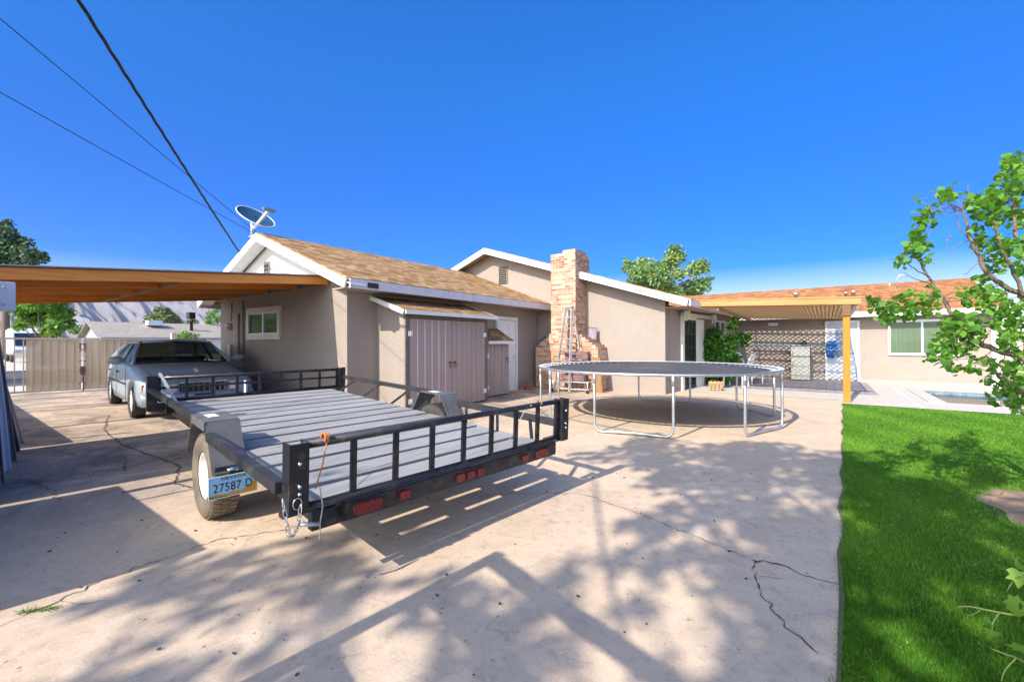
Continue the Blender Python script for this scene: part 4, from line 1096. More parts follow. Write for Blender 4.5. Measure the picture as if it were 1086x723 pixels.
# licence plate below the near fender
nrm_ = -tu; c0 = Vector((T0.x,T0.y,0)) + tu*1.27 + tv*.128 + Z*.345
tilt = .0
PM = Matrix(((tv.x,0,nrm_.x,c0.x),(tv.y,0,nrm_.y,c0.y),(tv.z,1,nrm_.z,c0.z),(0,0,0,1)))
g = MB(); g.box((-.16,-.08,-.003),(.16,.08,.0), PM); lp = g.build('licence_plate', surf('plate_blue', (.22,.47,.66), (.27,.53,.70), 4, .4), tl)
g = MB(); top = [(-.157,-.055),(-.10,-.045),(-.05,-.055),(0,-.044),(.05,-.052),(.09,-.035),(.12,-.01),(.157,.02)]
g.add([PM @ Vector((x,y,.0012)) for x,y in [(-.157,-.077),(.157,-.077)] + top[::-1]], [tuple(range(10))]); g.build('plate_hills', surf('plate_orange', (.62,.25,.05), (.30,.26,.05), 25, .4), lp)
g = MB(); g.add([PM @ Vector((x,y,.0016)) for x,y in [(-.157,-.077),(-.02,-.077),(-.05,-.066),(-.157,-.06)]], [(0,1,2,3)]); g.build('plate_brush', surf('plate_green', (.08,.2,.05), None, 20, .4), lp); g = MB(); g.add([PM @ Vector((x,y,.0016)) for x,y in [(.11,.077),(.157,.077),(.157,.03)]], [(0,1,2)]); g.build('plate_cloud', M['white_clean'], lp)
g = MB()
for a, b in (((-.16,-.08),(.16,-.076)),((-.16,.076),(.16,.08)),((-.16,-.076),(-.156,.076)),((.156,-.076),(.16,.076))): g.box((a[0],a[1],.0),(b[0],b[1],.004), PM)
g.build('plate_rim', M['white_clean'], lp)
def text(body, size, x, y, parent, mat, name, spacing=1.0, sx=1.0):
    cu = bpy.data.curves.new(name, 'FONT'); cu.body = body; cu.size = size; cu.align_x = 'CENTER'; cu.space_character = spacing; cu.extrude = .0006
    ob = bpy.data.objects.new('tmp_text', cu); COL.objects.link(ob)
    me = bpy.data.meshes.new_from_object(ob.evaluated_get(bpy.context.evaluated_depsgraph_get()))
    bpy.data.objects.remove(ob); me.name = name
    me.transform(PM @ Matrix.Translation((x,y,.0025)) @ Matrix.Diagonal((sx,1,1,1))); me.materials.clear(); me.materials.append(mat)
    o = bpy.data.objects.new(name, me); COL.objects.link(o); o.parent = parent; return o
ink = surf('plate_ink', (.012,.02,.06), None, 5, .5)
text('NEVADA', .030, 0, .050, lp, ink, 'plate_heading', 1.15, 1.25)
text('27587 D', .088, -.004, -.034, lp, ink, 'plate_number', 1.1, .76)
g = MB(); g.box((-.11,.083,-.09),(.13,.135,-.045), PM); g.box((-.02,.07,-.044),(.02,.10,-.02), PM); br_ = g.build('plate_bracket', M['black'], tl)
g = MB(); g.lathe([(0,0),(.035,0),(.032,.018),(0,.024)], 12, PM @ Matrix.Translation((.01,.11,-.044)) @ Matrix.Diagonal((1.4,.55,1,1))); g.build('plate_lamp', M['chrome'], br_)

# ------------------------------------------------------------------ parked car
CH = R(-5.2)
car = thing('parked_car', 'silver blue saloon car parked nose out under the carport', 'car', (-10.62,3.27,0), CH)
CM = Matrix.Translation((-10.62,3.27,0)) @ Matrix.Rotation(CH,4,'Z') @ Matrix.Diagonal((1,1,1.03,1))
st = [(1.02,.70,.30,.62),(.98,.80,.27,.68),(.86,.88,.24,.735),(.55,.915,.22,.80),(.0,.93,.20,.89),(-.45,.935,.20,.975),(-1.2,.94,.20,.99),(-2.2,.94,.20,.985),(-2.9,.935,.20,.99),(-3.4,.92,.22,1.0),(-3.85,.88,.25,.97),(-4.02,.80,.30,.90),(-4.06,.70,.36,.80)]
def section(w, zb, zt):
    h = zt - zb
    half = [(0,zb),(w*.80,zb),(w*.95,zb+.05*h),(w*.99,zb+.28*h),(w,zb+.52*h),(w*.985,zb+.74*h),(w*.94,zb+.90*h),(w*.86,zb+.97*h),(w*.55,zb+1.0*h+.01),(0,zb+1.0*h+.025)]
    return half + [(-y,z) for y,z in half[-2:0:-1]]
g = MB(); vs = []; m_ = len(section(1,0,1))
for (x,w_,zb,zt) in st: vs += [CM @ Vector((x,y,z)) for y,z in section(w_,zb,zt)]
fs = []
for i in range(len(st)-1):
    for j in range(m_): fs.append((i*m_+j,i*m_+(j+1)%m_,(i+1)*m_+(j+1)%m_,(i+1)*m_+j))
fs += [tuple(range(m_)), tuple((len(st)-1)*m_+j for j in range(m_))]
body = g.add(vs, fs, True).build('body', M['car_paint'], car)
# wheel wells cut out of the body
cut = MB()
for x in (0,-2.92):
    for s in (-1,1):
        cut.lathe([(0,0),(.37,0),(.37,.34),(0,.34)], 32, CM @ Matrix.Translation((x,s*.80 - .17,.33)) @ Matrix.Rotation(R(-90),4,'X'))
co = cut.build('wheel_well_cutter', M['rubber'])
md = body.modifiers.new('wells', 'BOOLEAN'); md.operation = 'DIFFERENCE'; md.object = co; md.solver = 'EXACT'
dg = bpy.context.evaluated_depsgraph_get(); nm = bpy.data.meshes.new_from_object(body.evaluated_get(dg)); body.modifiers.clear(); body.data = nm
bpy.data.objects.remove(co)
# greenhouse
def P3(x,y,z): return CM @ Vector((x,y,z))
wb, wt = .84, .60
base = [(-.42,.985),(-1.75,.985),(-3.25,1.0)]
rf0, rf1 = -1.18, -2.52; zr = 1.40
def glasspanel(pts, name, off=0, nx=6, ny=4, bow=.05, axis=Vector((1,0,0))):
    a,b,c,d = [Vector(p) for p in pts]; g = MB(); vs = []
    for j in range(ny+1):
        for i in range(nx+1):
            u, v = i/nx, j/ny; p = a.lerp(b,u).lerp(d.lerp(c,u),v) + axis*(bow*4*u*(1-u))
            vs.append(CM @ p)
    fs = [(j*(nx+1)+i,j*(nx+1)+i+1,(j+1)*(nx+1)+i+1,(j+1)*(nx+1)+i) for j in range(ny) for i in range(nx)]
    return g.add(vs, fs, True).build(name, M['car_glass'], car, recalc=False)
glasspanel([(-.48,-wb,.985),(-.48,wb,.985),(rf0,wt,zr),(rf0,-wt,zr)], 'windscreen', bow=.10)
glasspanel([(-3.2,wb,1.0),(-3.2,-wb,1.0),(rf1,-wt,zr),(rf1,wt,zr)], 'rear_window', bow=-.06, axis=Vector((1,0,0)))
for s in (-1,1):
    glasspanel([(-.62,s*wb,.99),(-1.78,s*wb,.99),(-1.80,s*(wt+.02),zr-.02),(-1.22,s*(wt+.02),zr-.02)], 'side_window', bow=.02, axis=Vector((0,s,0)))
    glasspanel([(-1.86,s*wb,.99),(-3.0,s*wb,1.0),(-2.50,s*(wt+.02),zr-.02),(-1.86,s*(wt+.02),zr-.02)], 'side_window', bow=.02, axis=Vector((0,s,0)))
    g = MB(); g.tube([P3(-.45,s*wb,.975),P3(-.85,s*.735,1.2),P3(rf0,s*(wt+.01),zr)], .032, 8); g.build('pillar', M['car_paint'], car); g = MB(); g.tube([P3(-1.82,s*(wb+.005),.985),P3(-1.83,s*(wt+.03),zr)], .03, 8); g.build('pillar', M['car_paint'], car); g = MB(); g.tube([P3(-3.25,s*(wb-.02),.99),P3(-2.9,s*.74,1.2),P3(rf1,s*(wt+.01),zr)], [.09,.07,.04], 8); g.build('pillar', M['car_paint'], car)
g = MB(); vs = []; nx, ny = 8, 8
for j in range(ny+1):
    for i in range(nx+1):
        u, v = i/nx*2-1, j/ny; x = rf0 + .05 + (rf1-rf0-.1)*v; y = u*(wt+.05)
        vs.append(P3(x,y,zr+.065*(1-u**4)*(1-.55*(2*v-1)**4)-.02*abs(u)**6))
g.add(vs, [(j*(nx+1)+i,j*(nx+1)+i+1,(j+1)*(nx+1)+i+1,(j+1)*(nx+1)+i) for j in range(ny) for i in range(nx)], True)
g.build('roof', M['car_paint'], car, recalc=False)
g = MB(); g.tube([P3(rf0+.04,-wt,zr-.005),P3(rf0+.07,0,zr+.045),P3(rf0+.04,wt,zr-.005)], .025, 8); g.tube([P3(rf1-.04,-wt,zr-.005),P3(rf1-.05,0,zr+.03),P3(rf1-.04,wt,zr-.005)], .025, 8)
for s in (-1,1): g.tube([P3(rf0+.04,s*(wt+.03),zr-.005),P3(rf1-.04,s*(wt+.03),zr-.005)], .025, 8)
g.build('roof_rail', M['car_paint'], car)
for s in (-1,1):     # mirrors
    g = MB(); c = P3(-.68,s*1.05,1.035); g.lathe([(0,-.06),(.06,-.055),(.085,0),(.085,.02),(0,.02)], 14, CM @ Matrix.Translation((-.66,s*1.07,1.05)) @ Matrix.Rotation(R(90),4,'Y') @ Matrix.Diagonal((.95,1.5,1.3,1)))
    g.bar(P3(-.68,s*.86,1.0),P3(-.70,s*.97,1.03),.05,.05); mr = g.build('wing_mirror', M['car_paint'], car)
    # doors: seams and handles
    g = MB()
    for x in (-.55,-1.82,-3.0): g.bar(P3(x,s*.9375,.30),P3(x,s*.935,.93),.008,.006)
    g.bar(P3(-.5,s*.943,.60),P3(-3.0,s*.943,.60),.02,.03); g.build('side_moulding', M['rubber'], car)
    g = MB(); g.bar(P3(-1.5,s*.945,.80),P3(-1.68,s*.945,.80),.025,.03); g.bar(P3(-2.7,s*.945,.80),P3(-2.88,s*.945,.80),.025,.03); g.build('door_handle', M['rubber'], car, bevel=.005)
    # headlights
    g = MB(); vs = []
    for z in (.50,.645):
        for k in range(7):
            t = k/6; y = s*(.42+.46*t); x = 1.035-.02*t-.20*t**3
            vs.append(P3(x,y,z))
    g.add(vs, [(k,k+1,8+k,7+k) for k in range(6)], True); 
    vs2 = [P3(1.0-.02*(k/6)-.20*(k/6)**3,s*(.42+.46*k/6),.645) for k in range(7)]
    g.build('headlight', surf('lamp_glass', (.62,.64,.66), None, 3, .1, .3, coat=1), car, recalc=False)
    g = MB(); g.box((.79,.0,.49),(.86,.05,.645), CM @ Matrix.Translation((0,s*.86-(.025),0))); g.build('indicator', M['orange_cord'], car, bevel=.01)
    for x in (0,-2.92):
        wc = CM @ Vector((x,s*.83,.322)); rot = CM.to_3x3().normalized(); axv = (rot @ Vector((0,s,0))).normalized(); xv = (rot @ Vector((1,0,0))).normalized(); yv = axv.cross(xv)
        WM = Matrix(((xv.x,yv.x,axv.x,wc.x),(xv.y,yv.y,axv.y,wc.y),(xv.z,yv.z,axv.z,wc.z),(0,0,0,1)))
        WM[2][3] = .332
        g = MB(); g.lathe([(.2,-.09),(.28,-.11),(.32,-.10),(.332,-.06),(.332,.06),(.32,.10),(.28,.108),(.215,.085)], 36, WM, caps=False); wh = g.build('wheel', M['tyre_dark'], car)
        g = MB(); g.lathe([(.22,.08),(.205,.075),(.19,.03),(.07,.06),(.05,.075),(0,.08)], 28, WM, caps=False)
        for k in range(9):
            t = 2*math.pi*k/9; q = WM @ Matrix.Rotation(t,4,'Z'); g.bar(q @ Vector((.04,0,.07)), q @ Vector((.205,0,.075)), .035, .02, axv)
        g.build('hubcap', M['rim_white'], wh)
g = MB(); g.box((.985,-.38,.50),(1.05,.38,.66), CM); gr = g.build('grille', M['black_matte'], car, bevel=.015)
g = MB()
for k in range(9): g.box((1.051,-.34+.085*k-.004,.51),(1.058,-.34+.085*k+.004,.65), CM)
g.bar(P3(1.055,-.38,.665),P3(1.055,.38,.665),.02,.02); g.build('grille_bars', M['chrome'], gr)
g = MB(); vs = []
for z, o in ((.26,.03),(.33,.085),(.42,.09),(.47,.05)):
    for k in range(13):
        u = k/12*2-1; vs.append(P3(1.02+o-.24*abs(u)**4, u*.90, z))
g.add(vs, [(j*13+k,j*13+k+1,(j+1)*13+k+1,(j+1)*13+k) for j in range(3) for k in range(12)], True); g.build('front_bumper', M['car_paint'], car, recalc=False)
for s in (-1,1):
    g = MB(); g.tube([P3(.90,s*.70,.752),P3(.55,s*.735,.818),P3(.0,s*.76,.912),P3(-.42,s*.77,.992)], .006, 5); g.build('bonnet_seam', M['rubber'], car)
    g = MB(); g.tube([P3(-.56,s*.855,.985),P3(-1.75,s*.86,.99),P3(-3.1,s*.85,1.0)], .010, 6); g.build('window_trim', M['chrome'], car)
g = MB(); g.tube([P3(-.47,-.80,.985),P3(-.40,0,.995),P3(-.47,.80,.985)], .014, 6); g.build('cowl', M['rubber'], car)
g = MB(); g.tube([P3(1.085,-.62,.375),P3(1.125,0,.375),P3(1.085,.62,.375)], .018, 6); g.build('bumper_strip', M['rubber'], car)
g = MB(); g.box((1.09,-.16,.33),(1.105,.16,.46), CM); g.build('plate_holder', M['black_matte'], car)
g = MB()
for s in (-.4,.4):
    g.box((-1.9,s-.26,.45),(-1.75,s+.26,1.08), CM); g.box((-1.74,s-.26,.45),(-1.2,s+.26,.62), CM)
g.box((-3.0,-.75,.45),(-2.85,.75,1.05), CM); g.box((-1.0,-.80,.78),(-.55,.80,.96), CM); g.build('seats', M['interior'], car, bevel=.03)
g = MB(); g.tube([P3(-1.12+.04*math.sin(q*math.pi/8),.4+.19*math.cos(q*math.pi/8),.92+.17*math.sin(q*math.pi/8)) for q in range(16)], .014, 6, closed=True); g.build('steering_wheel', M['rubber'], car)

# bright green tub and dark sack between trailer and car
tb = MB(); tb.lathe([(0,0),(.15,0),(.19,.42),(.205,.43),(.205,.46),(.185,.46),(.145,.03),(0,.03)], 24, Matrix.Translation((-7.9,2.95,0)))
tag(tb.build('plastic_tub', M['green_plastic']), 'bright green plastic tub between the trailer and the parked car', 'tub')
tb = MB(); tb.lathe([(0,0),(.12,0),(.13,.05),(.13,.50),(.10,.60),(.045,.64),(.045,.72),(0,.72)], 20, Matrix.Translation((-7.55,3.1,0)))
tag(tb.build('water_cooler', M['car_dark']), 'dark blue jug standing beside the green tub', 'jug')

# ------------------------------------------------------------------ driveway gate
GXG = -18.05
def gleaf(y0, y1, ys0, ys1, lab, hinge):
    t = thing('driveway_gate', lab, 'gate', (GXG,(y0+y1)/2,0), 0, 'driveway gate leaves')
    g = MB(); z0, z1 = .06, 1.60
    g.box((GXG-.025,y0,z0),(GXG+.025,y0+.05,z1)); g.box((GXG-.025,y1-.05,z0),(GXG+.025,y1,z1)); g.box((GXG-.025,y0+.051,z1-.05),(GXG+.025,y1-.051,z1)); g.box((GXG-.025,y0+.051,z0),(GXG+.025,y1-.051,z0+.05))
    g.build('gate_frame', M['gate_tan'], t)
    n = int((y1-y0)/.155)
    for k in range(1,n):
        y = y0 + (y1-y0)*k/n; g = MB(); g.box((GXG-.012,y-.012,z0+.052),(GXG+.012,y+.012,z1-.052)); g.build('bar', M['gate_tan'], t)
    g = MB(); g.box((GXG-.020,ys0,z0+.055),(GXG-.014,ys1,z1-.055)); g.build('privacy_sheet', M['screen'], t)
    g = MB()
    for z in (.25,.62,.9,1.2,1.42): g.lathe([(0,0),(.02,0),(.015,.012),(0,.014)], 8, Matrix.Translation((GXG+.026,hinge,z)) @ Matrix.Rotation(R(90),4,'Y'))
    g.build('bolt', M['rust'], t)
    return t
gleaf(1.18,2.82,1.72,2.77,'tan barred gate leaf with bare open bars beside the leaning metal strips',2.79)
t = gleaf(2.87,5.0,2.92,4.95,'tan barred gate leaf running behind the parked car',2.90)
g = MB(); g.box((GXG+.026,2.80,.5),(GXG+.05,2.90,.75)); g.tube([Vector((GXG+.04,2.86,.0)),Vector((GXG+.04,2.86,.5))], .012, 6); g.build('drop_bolt', M['rust'], t)
g = MB()
for q in range(10): pass
g.tube([Vector((GXG+.045,2.845+.06*math.cos(q*math.pi/6),1.33+.09*math.sin(q*math.pi/6))) for q in range(12)], .012, 6, closed=True); g.build('lock_chain', M['rust'], t)
g = MB(); g.box((GXG-.06,1.04,0),(GXG+.06,1.16,1.75)); g.box((GXG-.075,1.025,1.751),(GXG+.075,1.175,1.78)); tag(g.build('gate_post', M['gate_tan']), 'tan square post hinging the bare end of the gate', 'post', 'gate hinge posts')
g = MB(); g.box((GXG-.06,5.02,0),(GXG+.06,5.14,1.75)); g.box((GXG-.075,5.005,1.751),(GXG+.075,5.155,1.78)); tag(g.build('gate_post', M['gate_tan']), 'tan square post hinging the gate leaf behind the car', 'post', 'gate hinge posts')

# ------------------------------------------------------------------ things around the chimney
lad = thing('step_ladder', 'tall aluminium step ladder standing against the brick chimney', 'ladder', (-5.95,10.7,0))
fl, fr_, tl_, trr = Vector((-6.25,10.62,0)), Vector((-5.70,10.50,0)), Vector((-6.02,10.90,2.40)), Vector((-5.80,10.86,2.40))
g = MB(); g.bar(fl,tl_,.075,.03,(1,-.2,0)); g.bar(fr_,trr,.075,.03,(1,-.2,0)); g.build('front_rail', M['alu'], lad)
for k in range(1,8):
    t = k/8.0; g = MB(); g.bar(fl.lerp(tl_,t)+Vector((.012,0,0)),fr_.lerp(trr,t)-Vector((.012,0,0)),.085,.03); g.build('step', M['alu'], lad)
g = MB(); g.bar(tl_+Vector((-.02,.02,.0)),trr+Vector((.02,.02,0)),.15,.05); g.build('top_cap', surf('grey_ladder_cap', (.30,.30,.31), None, 5, .5), lad, bevel=.008)
g = MB(); rl, rr_ = Vector((-6.10,11.02,0)), Vector((-5.42,10.96,0))
g.bar(rl,tl_+Vector((.03,.08,-.05)),.04,.022,(1,0,0)); g.bar(rr_,trr+Vector((-.02,.08,-.05)),.04,.022,(1,0,0))
for k in (1,3,5): g.bar(rl.lerp(tl_,k/8),rr_.lerp(trr,k/8),.03,.015)
g.bar(rl.lerp(tl_,.12),rr_.lerp(trr,.37),.025,.006); g.build('rear_frame', M['alu'], lad)
g = MB(); g.bar(fl.lerp(tl_,.45),rl.lerp(tl_,.45),.02,.006,(1,0,0)); g.bar(fr_.lerp(trr,.45),rr_.lerp(trr,.45),.02,.006,(1,0,0)); g.build('spreader', M['alu'], lad)

# leaning board, picture frame, cart, brick stack, bag
g = MB(); g.prism([(-5.28,11.02,.0),(-4.98,11.10,0),(-5.08,11.16,.98),(-5.32,11.10,1.0)], (.0,-.018,0)); tag(g.build('wooden_board', M['plank_dark']), 'brown wooden board leaning on the right side of the chimney base', 'board')
pf = thing('picture_frame', 'small framed picture standing on the stepped brick shoulder', 'picture frame', (-5.52,11.5,1.48))
g = MB(); y = 11.5
PFM = Matrix.Translation((-5.50,11.52,1.483)) @ Matrix.Rotation(R(-9),4,'X') @ Matrix.Rotation(R(25),4,'Z')
g.box((-.13,-.01,.0),(.13,.01,.025),PFM); g.box((-.13,-.01,.335),(.13,.01,.36),PFM); g.box((-.13,-.01,.0255),(-.105,.01,.3345),PFM); g.box((.105,-.01,.0255),(.13,.01,.3345),PFM); g.build('frame', surf('dark_frame', (.12,.10,.12), None, 8, .4), pf)
g = MB(); g.box((-.105,-.002,.026),(.105,.004,.334),PFM); g.build('print', surf('faded_print', (.34,.24,.25), (.14,.13,.2), 9, .6), pf)
ct = thing('wire_cart', 'low white wire cart holding dark clutter by the foot of the chimney', 'cart', (-5.75,10.9,0))
g = MB(); c0x, c1x, cy0, cy1 = -6.35, -5.25, 10.70, 11.04
for z in (.10,.30):
    g.tube([(c0x,cy0,z),(c1x,cy0,z),(c1x,cy1,z),(c0x,cy1,z)], .012, 6, closed=True)
    for k in range(8): x = c0x + (c1x-c0x)*(k+.5)/8; g.tube([(x,cy0,z),(x,cy1,z)], .006, 5)
for x in (c0x,c1x):
    for y in (cy0,cy1): g.tube([(x,y,.06),(x,y,.32)], .012, 6)
g.build('cart_frame', M['plastic_white'], ct)
for x in (c0x,c1x):
    for y in (cy0,cy1):
        g = MB(); g.lathe([(0,-.015),(.05,-.015),(.05,.015),(0,.015)], 14, Matrix.Translation((x,y,.05)) @ Matrix.Rotation(R(90),4,'X')); g.build('castor', M['rubber'], ct)
bx = MB(); bx.box((-6.2,10.72,.322),(-5.35,11.0,.50)); bx.box((-5.95,10.74,.501),(-5.5,10.98,.60)); tag(bx.build('junk_box', M['dirty'], bevel=.012), 'dark mottled box of odds and ends riding on the white wire cart', 'box')
bx = MB(); bx.box((-6.08,10.93,.90),(-5.35,11.07,1.14)); bx.box((-6.06,10.95,.61),(-6.02,11.05,.899)); bx.box((-5.41,10.95,.61),(-5.37,11.05,.899)); tag(bx.build('small_stand', M['dirty'], bevel=.008), 'dark pink and black patterned stand showing between the ladder steps', 'stand')
bs_ = 0
for k, (x, y, z, r_) in enumerate([(-7.3,10.55,0,.1),(-7.08,10.6,0,-.1),(-7.32,10.72,0,.05),(-7.28,10.57,.065,.2),(-7.08,10.62,.065,0),(-7.2,10.6,.13,-.2),(-7.3,10.62,.195,.1),(-7.1,10.66,.13,.3)]):
    b_ = MB(); b_.box((-.095,-.047,0),(.095,.047,.06), Matrix.Translation((x,y,z+.001)) @ Matrix.Rotation(r_,4,'Z'))
    tag(b_.build('loose_brick', M['brick_dark'], bevel=.004), 'loose red brick in the small heap left of the chimney', 'brick', 'loose bricks by the side door')
b_ = MB(); n = 14
vs = []
for j in range(8):
    for k in range(n):
        a = 2*math.pi*k/n; t = j/7; r_ = .24*math.sin(math.pi*min(.05+.95*t,.97))**.6*(1+.12*math.sin(3*a+j)); vs.append((-6.98+r_*math.cos(a), 11.45+.8*r_*math.sin(a), 1.365+.22*t+.02*math.sin(2*a+j)))
b_.add(vs, [(j*n+k,j*n+(k+1)%n,(j+1)*n+(k+1)%n,(j+1)*n+k) for j in range(7) for k in range(n)] + [tuple(range(n))[::-1], tuple(7*n+k for k in range(n))], True)
tag(b_.build('cloth_bag', surf('blue_black_cloth', (.05,.11,.2), (.02,.02,.03), 6, .8)), 'crumpled blue black bag lying on the left brick shoulder', 'bag')

# ------------------------------------------------------------------ patio things
fr = thing('refrigerator', 'short stainless refrigerator against the back patio wall', 'refrigerator', (-.7,18.65,0))
g = MB(); g.box((-.99,18.38,.03),(-.43,18.93,1.235)); g.build('cabinet', M['black_matte'], fr, bevel=.01)
g = MB(); g.box((-.99,18.32,.05),(-.43,18.378,.86)); d1 = g.build('door', M['steel_fridge'], fr, bevel=.012)
g = MB(); g.tube([(-.93,18.29,.5),(-.93,18.285,.82)], .012, 6); g.build('handle', M['alu'], d1)
g = MB(); g.box((-.99,18.32,.885),(-.43,18.378,1.23)); d2 = g.build('freezer_door', M['steel_fridge'], fr, bevel=.012)
g = MB(); g.tube([(-.93,18.29,.93),(-.93,18.285,1.15)], .012, 6); g.build('handle', M['alu'], d2)
sk = thing('pool_skimmer', 'long blue pool skimmer pole with blue net lying across the refrigerator', 'pool net', (-.8,18.6,1.25))
g = MB(); g.tube([(-2.9,18.55,1.235),(-.6,18.6,1.27),(-.02,18.62,1.27)], .020, 8); g.build('pole', M['blue_pole'], sk)
g = MB(); ring = [Vector((-.02+.36*t, 18.62, 1.27)) for t in (0,)]
pts = [(0,1.10),(.03,1.32),(.12,1.43),(.30,1.43),(.36,1.32),(.34,1.10)]; g.tube([Vector((.0+x,18.60,z)) for x,z in pts], .014, 6, closed=True); g.build('net_frame', M['blue_pole'], sk)
g = MB(); vs = [Vector((.0+x,18.605,z)) for x,z in pts] + [Vector((.06,18.68,.82)),Vector((.24,18.68,.80))]
g.add(vs, [(0,1,2,3,4,5),(5,0,6,7)]); g.build('net', M['net'], sk)
bl = MB(); bl.lathe([(0,0),(.06,.005),(.085,.06),(.085,.10),(.05,.16),(.04,.2),(0,.2)], 16, Matrix.Translation((-.62,18.75,1.237))); tag(bl.build('black_jar', M['black_matte']), 'small round black jar on top of the refrigerator', 'jar')
def chair(loc, rot, lab):
    c = thing('patio_chair', lab, 'chair', loc, rot, 'white plastic patio chairs'); Mx = Matrix.Translation(loc) @ Matrix.Rotation(rot,4,'Z')
    g = MB()
    for k in range(6): g.box((-.25,-.25+k*.086,.36+.015*k/6),(.25,-.25+k*.086+.07,.385+.015*k/6), Mx)
    g.build('seat', M['plastic_white'], c, bevel=.006)
    g = MB(); B0, B1 = Vector((0,.26,.36)), Vector((0,.52,1.0))
    for s in (-.21,.21): g.bar(Mx @ (B0+Vector((s,0,0))), Mx @ (B1+Vector((s*.8,0,0))), .05, .03)
    for k in range(6):
        t = (k+.8)/6.3; p = B0.lerp(B1,t); g.bar(Mx @ (p+Vector((-.19,0,0))), Mx @ (p+Vector((.19,0,0))), .02, .068, (B1-B0).normalized() if True else Z)
    g.bar(Mx @ (B1+Vector((-.17,0,.0))), Mx @ (B1+Vector((.17,0,0))), .03, .06); g.build('backrest', M['plastic_white'], c, bevel=.005)
    for sx_, sy in ((-.26,-.25),(.26,-.25),(-.26,.3),(.26,.3)):
        g = MB(); g.bar(Mx @ Vector((sx_,sy,0)), Mx @ Vector((sx_*.95,sy*.95,.57 if sy < 0 else .60)), .05, .035, (1,0,0)); g.build('leg', M['plastic_white'], c)
    for s in (-.28,.28):
        g = MB(); g.bar(Mx @ Vector((s,-.30,.585)), Mx @ Vector((s,.36,.61)), .06, .025); g.build('armrest', M['plastic_white'], c)
chair((-2.02,16.3,0), R(60), 'white slatted resin chair nearest the back patio wall, turned to the refrigerator')
chair((-2.28,15.0,0), R(-100), 'white slatted resin chair in front of the leafy shrub')
pl = thing('wooden_crate', 'small raw pine crate with open slats by the french door', 'crate', (-2.55,13.47,0))
for y in (13.35,13.6):
    for x in (-2.70,-2.60,-2.50,-2.40):
        g = MB(); g.box((x-.018,y-.008,0),(x+.018,y+.008,.27)); g.build('slat', M['crate_wood'], pl)
    for z in (.03,.21):
        g = MB(); g.box((-2.72,y-.018,z),(-2.38,y-.0085,z+.035)); g.build('rail', M['crate_wood'], pl)
g = MB(); g.box((-2.71,13.36,.045),(-2.39,13.59,.06)); g.build('base', M['crate_wood'], pl)

# ------------------------------------------------------------------ street side beyond the gate
nh = thing('neighbour_house', 'low grey neighbour house with long pale shingle roof across the street', 'house', (-84,24,0))
g = MB(); g.prism([(-80.5,14.6,0),(-91,14.6,0),(-91,14.6,2.7),(-85.75,14.6,4.35),(-80.5,14.6,2.7)], (0,22,0)); nw = g.build('wall', M['house_grey'], nh)
g = MB(); roof_slope(g, (-79.6,13.9,2.55),(-79.6,37.2,2.55),(-85.75,37.2,4.75),(-85.75,13.9,4.75), .12); roof_slope(g, (-91.9,13.9,2.55),(-91.9,37.2,2.55),(-85.752,37.2,4.75),(-85.752,13.9,4.75), .12); nr_ = g.build('roof', M['roof_grey'], nh)
g = MB(); g.box((-79.62,13.9,2.36),(-79.5,37.2,2.56)); g.build('fascia', M['white'], nr_)
g = MB(); g.box((-84.6,20.3,4.3),(-83.2,22.1,5.05)); g.build('cooler_box', M['panel_white'], nr_)
g = MB(); g.lathe([(.22,3.6),(.22,5.0),(.35,5.0),(.35,5.25),(0,5.4)], 12, Matrix.Translation((-82.5,25.6,0))); g.build('vent_stack', M['black_matte'], nr_)
g = MB(); g.box((-80.48,17,.9),(-80.4,19.6,2.2)); g.build('window', M['glass'], nh)
g = MB(); g.box((-80.48,27,0),(-80.4,32,2.2)); g.build('garage_door', M['white'], nh)
van = thing('parked_van', 'white high roofed van parked across the street beneath the leafy tree', 'van', (-54,5.2,0))
VX, VY = -54, 5.2
prof = [(2.4,.5),(2.45,1.0),(1.75,1.25),(1.0,2.35),(.6,2.75),(-2.6,2.8),(-2.7,.5)]
g = MB(); g.prism([(VX+x,VY-1.0,z) for x,z in prof], (0,2.0,0)); g.build('body', M['car_white'], van, bevel=.12)
g = MB(); g.prism([(VX+1.80,VY-.85,1.33),(VX+1.80,VY+.85,1.33),(VX+1.12,VY+.8,2.33),(VX+1.12,VY-.8,2.33)], (.04,0,.02)); g.build('windscreen', M['glass'], van)
for x in (1.5,-1.7):
    for s in (-1,1):
        g = MB(); g.lathe([(0,-.12),(.33,-.12),(.37,-.05),(.37,.05),(.33,.12),(0,.1)], 20, Matrix.Translation((VX+x,VY+s*.92,.37)) @ Matrix.Rotation(R(90),4,'X')); g.build('wheel', M['tyre_dark'], van)
for s in (-1,1):
    g = MB(); g.box((VX+2.42,VY+s*.7-.15,.75),(VX+2.5,VY+s*.7+.15,.95)); g.build('headlight', M['chrome'], van)

# ------------------------------------------------------------------ trees
def tree(name, label, cat, base, trunk, cl_c, cl_r, cl_n, leafsize, mat, bark, group=None, up=.4, flat=.85, branches=True, r0=.2, tw=.35):
    t = thing(name, label, cat, base, 0, group); b = Vector(base)
    g = MB(); top = Vector(trunk); limb(g, [b, b.lerp(top,.5)+Vector((.08,.05,0)), top], r0, r0*.55, 8, .01)
    if branches:
        for i, c in enumerate(cl_c):
            if i % 2 == 0 or len(cl_c) < 14:
                c = Vector(c); s_ = b.lerp(top, .55+.4*random.random()); limb(g, [s_, s_.lerp(c,.5)+Vector((0,0,-.1*(c-s_).length)), c], r0*tw, r0*.06, 5, .02)
    g.build('trunk', bark, t)
    p, ow, tn = clumps(cl_c, cl_r, cl_n, flat)
    leaf_mesh('crown', p, leafsize*(.6+.8*rng.random(len(p))), mat, t, up, outward=ow, group_tone=tn*.6+.2)
    return t
